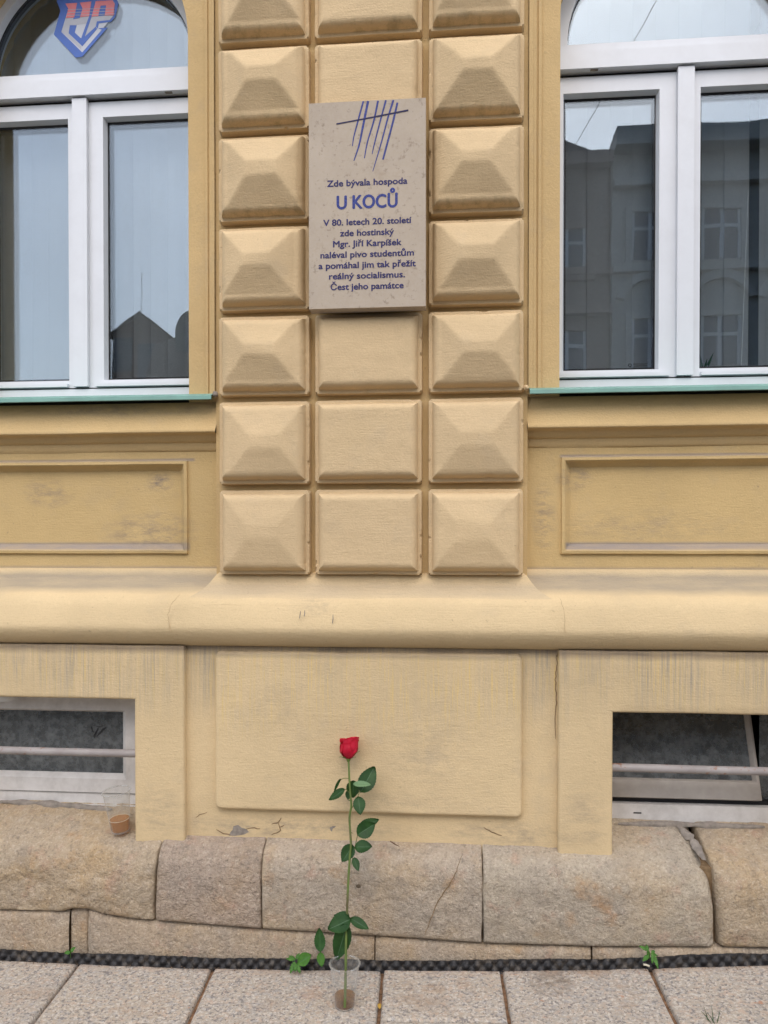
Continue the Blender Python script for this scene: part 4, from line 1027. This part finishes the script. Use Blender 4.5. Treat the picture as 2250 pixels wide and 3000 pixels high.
# bloom
bc = P(1021, 2226, ry(2226)); bloom = None
ax = Vector((.03, .30, 1)).normalized(); bx = Vector((1, 0, 0)); bx = (bx - ax * bx.dot(ax)).normalized(); by = ax.cross(bx)
def petal_mesh(name, th, span, h, r0, flare, parent, seed, notch=.1, tw=0):
    n, m = 14, 12; v = []
    for i in range(n + 1):
        t = i / n
        for j in range(m + 1):
            s = -1 + 2 * j / m; a = R(th) + R(span) / 2 * s * (.35 + .65 * min(1, t * 1.6)) + tw * t
            hh = h * (1 - .16 * abs(s) ** 2.4 - notch * math.exp(-(s * 5) ** 2) * 0)
            rr = r0 * (math.sin(min(1, t * 1.55) * math.pi / 2) ** .8) * (1 - .16 * max(0, t - .45) / .55)
            cur = max(0, t - .80) / .20; rr += flare * cur ** 1.6 + .0018 * fb(s * 2 + seed, t * 2, seed)
            rr += .0035 * abs(s) ** 3 * t
            z_ = hh * t - abs(flare) * .45 * cur ** 2 + .0018 * ns(s * 3, seed, t)
            v.append(bc + ax * z_ + bx * (rr * math.cos(a)) + by * (rr * math.sin(a)))
    f = [(i * (m + 1) + j, i * (m + 1) + j + 1, (i + 1) * (m + 1) + j + 1, (i + 1) * (m + 1) + j) for i in range(n) for j in range(m)]
    return mesh(name, v, f, M['petal'], parent, 80)
bloom = lump('bloom', bc + ax * .024, .016, M['petal'], rose, 2)
for th, span, h, r0, fl_, sd2 in ((-95, 128, .058, .0315, .0035, 1), (178, 110, .056, .0350, .001, 2), (-14, 118, .082, .0335, .0045, 3), (140, 125, .077, .0335, .006, 4), (60, 130, .083, .032, .003, 5),
                                  (-60, 150, .072, .0260, .001, 6), (-150, 150, .071, .0265, .002, 7), (95, 160, .077, .024, -.001, 8), (0, 170, .072, .019, -.002, 9), (170, 190, .070, .0145, -.003, 10), (-80, 200, .068, .009, -.002, 11)):
    petal_mesh('petal', th, span, h, r0, fl_, bloom, sd2)
for k, (th, l_, out) in enumerate(((-20, .040, .034), (-150, .030, .030), (60, .034, .036), (-85, .014, .004), (200, .026, .032))):
    b_ = bc + ax * .001; dr_ = bx * math.cos(R(th)) + by * math.sin(R(th))
    tp = b_ + dr_ * out + ax * (l_ * (.55 if k != 0 else 1.0)); leaf('sepal', b_, tp, .006, dr_ + ax * -.4, M['stem'], rose, .1, -.25, 0, 8, False, .6)
tube('hip', [bc - ax * .008, bc - ax * .003, bc + ax * .003], [.0036, .0065, .0085], M['stem'], rose, 12)

def lathe(name, prof, base, axis, mat, parent=None, seg=48, close=False):
    axis = Vector(axis).normalized(); a = axis.cross(Vector((0, 1, 0))).normalized() if abs(axis.y) < .9 else Vector((1, 0, 0)); b = axis.cross(a); base = Vector(base)
    bm = bmesh.new(); L = [[bm.verts.new(base + axis * h + a * r * math.cos(2 * math.pi * k / seg) + b * r * math.sin(2 * math.pi * k / seg)) for k in range(seg)] for r, h in prof]
    for A, B in zip(L, L[1:]):
        for k in range(seg): bm.faces.new((A[k], A[(k + 1) % seg], B[(k + 1) % seg], B[k]))
    if close: bm.faces.new(L[0][::-1]); bm.faces.new(L[-1])
    return bmobj(name, bm, mat, parent, 35)
def cup(base, axis, label, beer_label, fill, beermat, H=.138, foam=True, rs=1.0):
    t = thing('plastic_cup', None, label, 'cup', 'clear plastic beer cups')
    rb_, rt_ = .0305 * rs, .0465 * rs
    wall = [(lerp(rb_, rt_, k / 12), lerp(0, H, k / 12)) for k in range(13)]
    lathe('cup_wall', [(.001, .0045), (rb_ - .006, .0045), (rb_ - .003, .001), (rb_, .001)] + wall[1:], base, axis, M['cup'], t)
    rim = [(rt_ + .0018 + .0029 * math.cos(a), H + .0029 * math.sin(a)) for a in [2 * math.pi * k / 8 for k in range(9)]]
    lathe('rim', rim, base, axis, M['cup'], t)
    lathe('base_ring', [(rb_ + .0004, .0), (rb_ + .0006, .003), (rb_ - .0012, .003), (rb_ - .0012, .0), (rb_ + .0004, .0)], base, axis, M['cup'], t)
    tb = thing('beer', None, beer_label, 'drink')
    r2 = lerp(rb_, rt_, fill / H) - .0012
    lathe('liquid', [(rb_ - .0065, .0056), (rb_ - .0012, .0062), (r2, fill)], base, axis, M[beermat], tb, 48, True)
    if foam: lathe('foam_line', [(r2 + .0006, fill - .0006), (r2 + .0006, fill + .0009), (r2 - .0006, fill + .0009), (r2 - .0006, fill - .0006)], base, axis, M['paper'], tb, 48)
cx_, cy_ = gx(1010, 2950)
cup((cx_, cy_, zp(cx_) + .0025), (0, 0, 1), 'clear plastic cup on the pavement holding the red rose', 'shallow brown stale beer in the cup that holds the rose', .036, 'stale', foam=False)
cb = P(354, 2434, -.045)
cup(cb, (-.07, -.09, 1), 'clear plastic cup leaning on the jamb of the left basement window ledge', 'amber beer left in the cup on the left basement ledge', .048, 'beer', .154, rs=1.06)

def weed(label, leaves, stems=()):
    t = thing('weed', None, label, 'weed', 'weeds in the paving gap')
    for b, tp, wd, nrm, mat, kw in leaves: leaf('leaf', b, tp, wd, nrm, M[mat], t, **kw)
    for pts, r in stems: tube('stem', pts, r, M['weed'], t, 6)
    return t
def wy(X, Y, y): return P(800 + X / 4.1475, 2550 + Y / 4.1475, y)
weed('broad leaved weed with an upright dark leaf just left of the rose cup', [
    (wy(575, 985, -.165), wy(566, 688, -.150), 140 / 4.15 / 850, (0, -1, .15), 'weeddark', dict(curl=-.05, serr=.06)),
    (wy(572, 995, -.17), wy(592, 1172, -.19), 98 / 4.15 / 850, (.1, -.8, .6), 'weed', dict(curl=.15))],
    [([wy(574, 1060, -.16), wy(574, 1010, -.165), wy(575, 975, -.165)], .0022)])
weed('round leaved weed with jagged nettle leaves further left of the rose cup', [
    (wy(305, 1130, -.175), wy(460, 1025, -.185), 150 / 4.15 / 850, (.1, -.8, .7), 'weed', dict(curl=.1, shape=.95)),
    (wy(270, 1085, -.17), wy(160, 1070, -.18), 42 / 4.15 / 850, (0, -.7, .7), 'weed', dict(serr=.25, n=10)), (wy(268, 1080, -.17), wy(190, 1035, -.17), 40 / 4.15 / 850, (0, -.7, .7), 'weed', dict(serr=.25, n=10)),
    (wy(265, 1110, -.175), wy(206, 1252, -.20), 56 / 4.15 / 850, (0, -.7, .7), 'weed', dict(serr=.3, n=10)), (wy(285, 1130, -.18), wy(330, 1250, -.20), 50 / 4.15 / 850, (0, -.7, .7), 'weed', dict(serr=.3, n=10)),
    (wy(270, 1130, -.18), wy(272, 1230, -.20), 44 / 4.15 / 850, (0, -.7, .7), 'weed', dict(serr=.3, n=10)), (wy(280, 1080, -.17), wy(320, 1005, -.16), 44 / 4.15 / 850, (0, -.8, .6), 'weed', dict(serr=.25, n=10))])
def ww(X, Y, y): return P(1830 + X / 9.76, 2750 + Y / 9.76, y)
weed('small jagged weed growing at the footing near the right edge', [
    (ww(690, 350, -.165), ww(410, 195, -.15), 95 / 9.76 / 850, (0, -.8, .6), 'weed', dict(serr=.2, n=10)), (ww(660, 360, -.165), ww(625, 165, -.15), 90 / 9.76 / 850, (0, -.8, .6), 'weed', dict(serr=.2, n=10)),
    (ww(680, 470, -.17), ww(520, 640, -.19), 110 / 9.76 / 850, (0, -.7, .7), 'weed', dict(serr=.2, n=10)), (ww(800, 400, -.17), ww(790, 700, -.19), 90 / 9.76 / 850, (0, -.7, .7), 'weed', dict(serr=.2, n=10)),
    (ww(820, 440, -.17), ww(965, 860, -.20), 100 / 9.76 / 850, (.1, -.8, .6), 'weed', dict(serr=.2, n=10)), (ww(800, 430, -.17), ww(945, 490, -.17), 70 / 9.76 / 850, (0, -.7, .7), 'weed', dict(serr=.2, n=10)), (ww(760, 400, -.165), ww(870, 350, -.16), 90 / 9.76 / 850, (0, -.7, .7), 'weed', dict(serr=.2, n=10)),
    (ww(690, 480, -.165), ww(640, 330, -.16), 80 / 9.76 / 850, (0, -.8, .6), 'weed', dict(serr=.2, n=10))],
    [([ww(700, 560, -.15), ww(720, 440, -.165), ww(690, 340, -.165)], .0018), ([ww(720, 440, -.165), ww(800, 410, -.17)], .0014)])
weed('tiny two leaved seedling on the membrane at the far left', [
    (P(206, 2790, -.160), P(188, 2792, -.172), .016, (0, -.6, .8), 'weed', dict(serr=0, n=6)), (P(207, 2788, -.160), P(221, 2775, -.158), .015, (0, -.7, .7), 'weed', dict(serr=0, n=6))],
    [([P(207, 2806, -.155), P(206, 2789, -.160)], .001)])
gt = thing('grass_tuft', None, 'thin tuft of grass blades in the paving at the bottom right', 'grass')
for (u1, v1, u2, v2) in ((2075, 2990, 2060, 2958), (2090, 2992, 2082, 2950), (2100, 2996, 2108, 2965), (2085, 2996, 2052, 2970), (2095, 2998, 2070, 2975)):
    a = gx(u1, v1); b = gx(u2, v2); leaf('blade', (a[0], a[1], zp(a[0])), (b[0], b[1] - .012, zp(b[0]) + .022), .0022, (0, -.5, .8), M['weeddark'], gt, .1, .2, 0, 6, False, .5)
# litter
a = P(1143, 2468, -.078); tw_ = tube('twig', [a + Vector((0, -.008, .008)), a + Vector((.01, -.010, .003)), a + Vector((.022, -.012, -.003)), a + Vector((.035, -.014, -.008))], [.0016, .0026, .0022, .0008], M['twig'], None, 6)
tag(tw_, 'dry brown twig lying on the stone ledge right of the rose', 'twig')
a = P(1885, 2829, -.165); b = P(1902, 2834, -.165); cg = tube('cigarette_end', [a + Vector((0, 0, .004)), a.lerp(b, .5) + Vector((0, -.002, .006)), b + Vector((0, 0, .004))], .0034, M['paper'], None, 8)
tag(cg, 'pale flattened cigarette end beside the small right weed', 'litter')
a = gx(1111, 2945); lfz = leaf('fallen_leaf', (a[0], a[1], zp(a[0]) + .004), (a[0] + .004, a[1] - .028, zp(a[0]) + .006), .012, (0, 0, 1), simple('yellow_leaf', (.45, .28, .05), .7), None, .2, .1, 0, 8, False)
tag(lfz, 'small yellow leaf in the paving joint beside the rose cup', 'leaf')

# ------------------------------------------------------------------ the other side of the street (seen mirrored in the panes)
def facade(label, x0, x1, y, z1, col, wins, bands, depth=9, peds=()):
    t = thing('street_house', None, label, 'building')
    m = simple('render_' + str(int(x0 * 10)), col, .9, .1, .12, 1.5)
    tr = simple('trim_' + str(int(x0 * 10)), mul(col, 1.12), .9, .1, .1, 2)
    wv = box('wall', x0, x1, y - depth, y, -.2, z1, m, t, 0)
    for z, h, p in bands: box('cornice', x0, x1, y + .001, y + p, z, z + h, tr, t, .01)
    for xc, za, zb, wd in wins:
        f_ = boxes('window', [(xc - wd / 2 - .12, xc - wd / 2, y + .001, y + .1, za - .1, zb + .12), (xc + wd / 2, xc + wd / 2 + .12, y + .001, y + .1, za - .1, zb + .12), (xc - wd / 2, xc + wd / 2, y + .001, y + .1, zb, zb + .12), (xc - wd / 2 - .18, xc + wd / 2 + .18, y + .001, y + .16, za - .22, za - .1)], tr, t, .005)
        boxes('frame', [(xc - wd / 2, xc - wd / 2 + .06, y + .002, y + .05, za, zb), (xc + wd / 2 - .06, xc + wd / 2, y + .002, y + .05, za, zb), (xc - .04, xc + .04, y + .002, y + .05, za, zb), (xc - wd / 2, xc + wd / 2, y + .002, y + .045, lerp(za, zb, .62), lerp(za, zb, .62) + .07)], M['upvc'], f_, 0)
        box('pane', xc - wd / 2, xc + wd / 2, y + .002, y + .02, za, zb, M['farglass'], f_, 0)
    for xc, z, r_ in peds:
        bm = bmesh.new(); ring(bm, xc, z, r_ * .78, r_, y + .001, y + .14, R(15), R(165), 20); bmobj('pediment', bm, tr, t)
    return t
gf = G('far_window_glass'); M['farglass'] = gf.done((.045, .06, .09), .08, None, .6)
Wd = 14.0
xB = PR(1795, 600, Wd).x; zB = PR(2000, 397, Wd).z
def zr(v): return PR(2000, v, Wd).z
def xr(u): return PR(u, 700, Wd).x
winsB = [(x, zr(a), zr(b), .82) for x in (xr(1905), xr(2110), xr(2315), xr(2520), xr(2720)) for a, b in ((760, 620), (1075, 930), (1420, 1270))]
facade('grey stucco house across the street mirrored in the right window', xB, xB + 14, -Wd, zB, (.52, .50, .46), winsB, [(zB - .35, .4, .45), (zB - 1.0, .12, .15), (zr(800), .14, .18), (zr(1180), .14, .18), (zr(545), .12, .2)],
       peds=[(x, zr(900), .75) for x in (xr(1905), xr(2110), xr(2315), xr(2520))])
xA0 = -2.2
winsA = [(x, zr(a), zr(b), .85) for x in (xr(1660), xr(1660) - 1.9) for a, b in ((785, 655), (1090, 960), (1420, 1280))]
tA = facade('brown stucco house with hipped roof across the street', xA0, xB - .02, -Wd - .1, zr(462), (.36, .265, .22), winsA, [(zr(475), .25, .3), (zr(800), .16, .2), (zr(915), .2, .22)])
roofm = simple('dark_roof_tiles', (.13, .095, .08), .8, .2, .3, 3)
def roof(pts, faces, parent, mat=None): return mesh('roof', pts, faces, mat or roofm, parent, 20)
za_ = zr(462); pk = PR(1640, 385, Wd); vl = PR(1727, 441, Wd)
roof([(xA0 - .3, -Wd + .2, za_), (xB, -Wd + .2, za_), (xB, -Wd - 9, za_), (xA0 - .3, -Wd - 9, za_), (xA0 + 2, -Wd - 1.4, pk.z + 1.2), (pk.x, -Wd - .6, pk.z + .2), (pk.x, -Wd - 5, pk.z + .2), (xA0 + 2, -Wd - 5, pk.z + 1.2), (vl.x, -Wd, vl.z + .02)],
     [(0, 1, 8, 5, 4), (1, 2, 6, 5, 8), (2, 3, 7, 6), (3, 0, 4, 7), (4, 5, 6, 7)], tA)
# far houses mirrored in the left window
Wc = 36.0
def pc(u, v, W=Wc): return PR(u, v, W)
tC = thing('street_house', None, 'distant red brown gabled house mirrored in the left window', 'building')
g0, g1, g2 = pc(330, 976), pc(410, 918), pc(478, 984)
mc = simple('red_brown_render', (.24, .14, .11), .9, .1, .2, 1)
xr_, zr_ = g2.x + (g2.x - g1.x) * .05, g0.z
mesh('wall', [(g0.x, -Wc, -.2), (g2.x + .3, -Wc, -.2), (g2.x + .3, -Wc, g0.z - .1), (g1.x, -Wc, g1.z), (g0.x, -Wc, g0.z), (g0.x, -Wc - 8, -.2), (g2.x + .3, -Wc - 8, -.2), (g2.x + .3, -Wc - 8, g0.z - .1), (g1.x, -Wc - 8, g1.z), (g0.x, -Wc - 8, g0.z)],
     [(0, 1, 2, 3, 4), (5, 9, 8, 7, 6), (1, 6, 7, 2), (0, 4, 9, 5)], mc, tC, smooth=False)
roof([(g0.x - .3, -Wc + .3, g0.z - .2), (g1.x, -Wc + .3, g1.z + .12), (g2.x + .6, -Wc + .3, g0.z - .3), (g0.x - .3, -Wc - 8, g0.z - .2), (g1.x, -Wc - 8, g1.z + .12), (g2.x + .6, -Wc - 8, g0.z - .3)], [(0, 1, 4, 3), (1, 2, 5, 4)], tC)
for du, dv in ((395, 905), (408, 895)):
    pass
tube('lightning_rod', [g1, g1 + Vector((.05, 0, 2.2))], .016, M['gasket'], tC, 5)
for u, v in ((360, 1040), (430, 1060)):
    p = pc(u, v); box('window', p.x - .5, p.x + .5, -Wc + .01, -Wc + .08, p.z - .9, p.z + .9, M['farglass'], tC, 0)
tD = thing('street_house', None, 'long dark roofed house with rounded dormer mirrored in the left window', 'building')
Wd2 = 31.0
d0, d1 = PR(440, 1005, Wd2), PR(700, 850, Wd2)
box('wall', d0.x, d0.x + 9, -Wd2 - 9, -Wd2, -.2, d0.z - 1.6, simple('grey_brown_render', (.22, .175, .15), .9, .1, .15, 1), tD, 0)
roof([(d0.x - .2, -Wd2 + .2, d0.z - 1.7), (d0.x + 9.2, -Wd2 + .2, d0.z - 1.7), (d0.x + 9.2, -Wd2 - 9, d0.z - 1.7), (d0.x - .2, -Wd2 - 9, d0.z - 1.7), (d0.x, -Wd2 - .5, d0.z), (d1.x, -Wd2 - 3, d1.z + .4), (d0.x + 8, -Wd2 - 4, d1.z + .4)],
     [(0, 1, 6, 5, 4), (1, 2, 6), (2, 3, 4, 5, 6), (3, 0, 4)], tD)
p = PR(535, 920, Wd2); bm = bmesh.new(); ring(bm, p.x + .5, p.z - .6, .02, .95, -Wd2 - 2.6, -Wd2 - .4, 0, math.pi, 24); add_box(bm, p.x - .45, p.x + 1.45, -Wd2 - 2.6, -Wd2 - .4, p.z - 2.2, p.z - .6)
bmobj('dormer', bm, simple('grey_dormer_sheet', (.11, .125, .12), .6), tD); box('window', p.x + .0, p.x + 1.0, -Wd2 - .41, -Wd2 - .35, p.z - 1.7, p.z - .4, M['farglass'], tD, 0)
# conifer mirrored beside the middle post of the left window
Wt = 22.0; tt = PR(232, 1015, Wt); bt = Vector((tt.x, -Wt, 0))
tr_ = thing('conifer_tree', None, 'narrow dark conifer across the street mirrored in the left window', 'tree')
tube('trunk', [bt + Vector((0, 0, -.2)), bt + Vector((0, 0, 3)), Vector((tt.x, -Wt, tt.z - .3))], [.14, .09, .02], M['twig'], tr_, 8)
v = []; f = []
for i in range(1800):
    z = random.uniform(.9, tt.z); k = 1 - (z - .9) / (tt.z - .9); rr = (.12 + 1.0 * k) * random.uniform(.25, 1) ** .5; a = random.uniform(0, 6.283)
    c_ = Vector((tt.x + rr * math.cos(a), -Wt + rr * math.sin(a), z)); e1 = Vector((random.gauss(0, 1), random.gauss(0, 1), random.gauss(0, .6))).normalized() * .13; e2 = Vector((random.gauss(0, 1), random.gauss(0, 1), random.gauss(0, 1))).normalized() * .06
    j = len(v); v += [c_ - e1, c_ + e2, c_ + e1, c_ - e2]; f.append((j, j + 1, j + 2, j + 3))
mesh('crown', v, f, leafmat('conifer_needles', (.012, .03, .012), (.03, .06, .02)), tr_, smooth=False)
# overhead wire mirrored in the right window
wa, wb = PR(1960, -60, 8), PR(1680, 430, 8.5)
wv_ = tube('overhead_wire', [wa + (wa - wb) * .6, wa, wa.lerp(wb, .5) + Vector((0, 0, -.02)), wb, wb + (wb - wa) * .8], .0045, M['gasket'], None, 5)
tag(wv_, 'thin overhead street wire mirrored across the right window panes', 'wire')

# loose grit, soil crumbs and leaf bits swept against the wall and into the joints
gv = []; gf_ = []
for i in range(700):
    if i < 420: x = random.uniform(-1.7, 1.7); y = random.gauss(-.168, .010)
    elif i < 560:
        jj = random.choice(J[3:9]); y = random.uniform(-.5, -.16); x = jj[0] + jj[2] * (y - YF) + random.gauss(0, .006)
    else: x = random.uniform(-1.7, 1.7); y = random.uniform(-.55, -.16)
    if y > -.158: continue
    rr = random.uniform(.0008, .0026); c0 = Vector((x, y, zp(x) + rr * .4)); j = len(gv)
    for dx, dy, dz in ((1, 0, 0), (-1, 0, 0), (0, 1, 0), (0, -1, 0), (0, 0, .7), (0, 0, -.7)):
        gv.append(c0 + Vector((dx, dy, dz)) * rr * random.uniform(.6, 1.5))
    for a_, b_, c_ in ((0, 2, 4), (2, 1, 4), (1, 3, 4), (3, 0, 4), (2, 0, 5), (1, 2, 5), (3, 1, 5), (0, 3, 5)): gf_.append((j + a_, j + b_, j + c_))
go = mesh('grit', gv, gf_, simple('brown_grit', (.16, .105, .065), .95, .1, .6, 200), None, smooth=False); tag(go, kind='stuff')
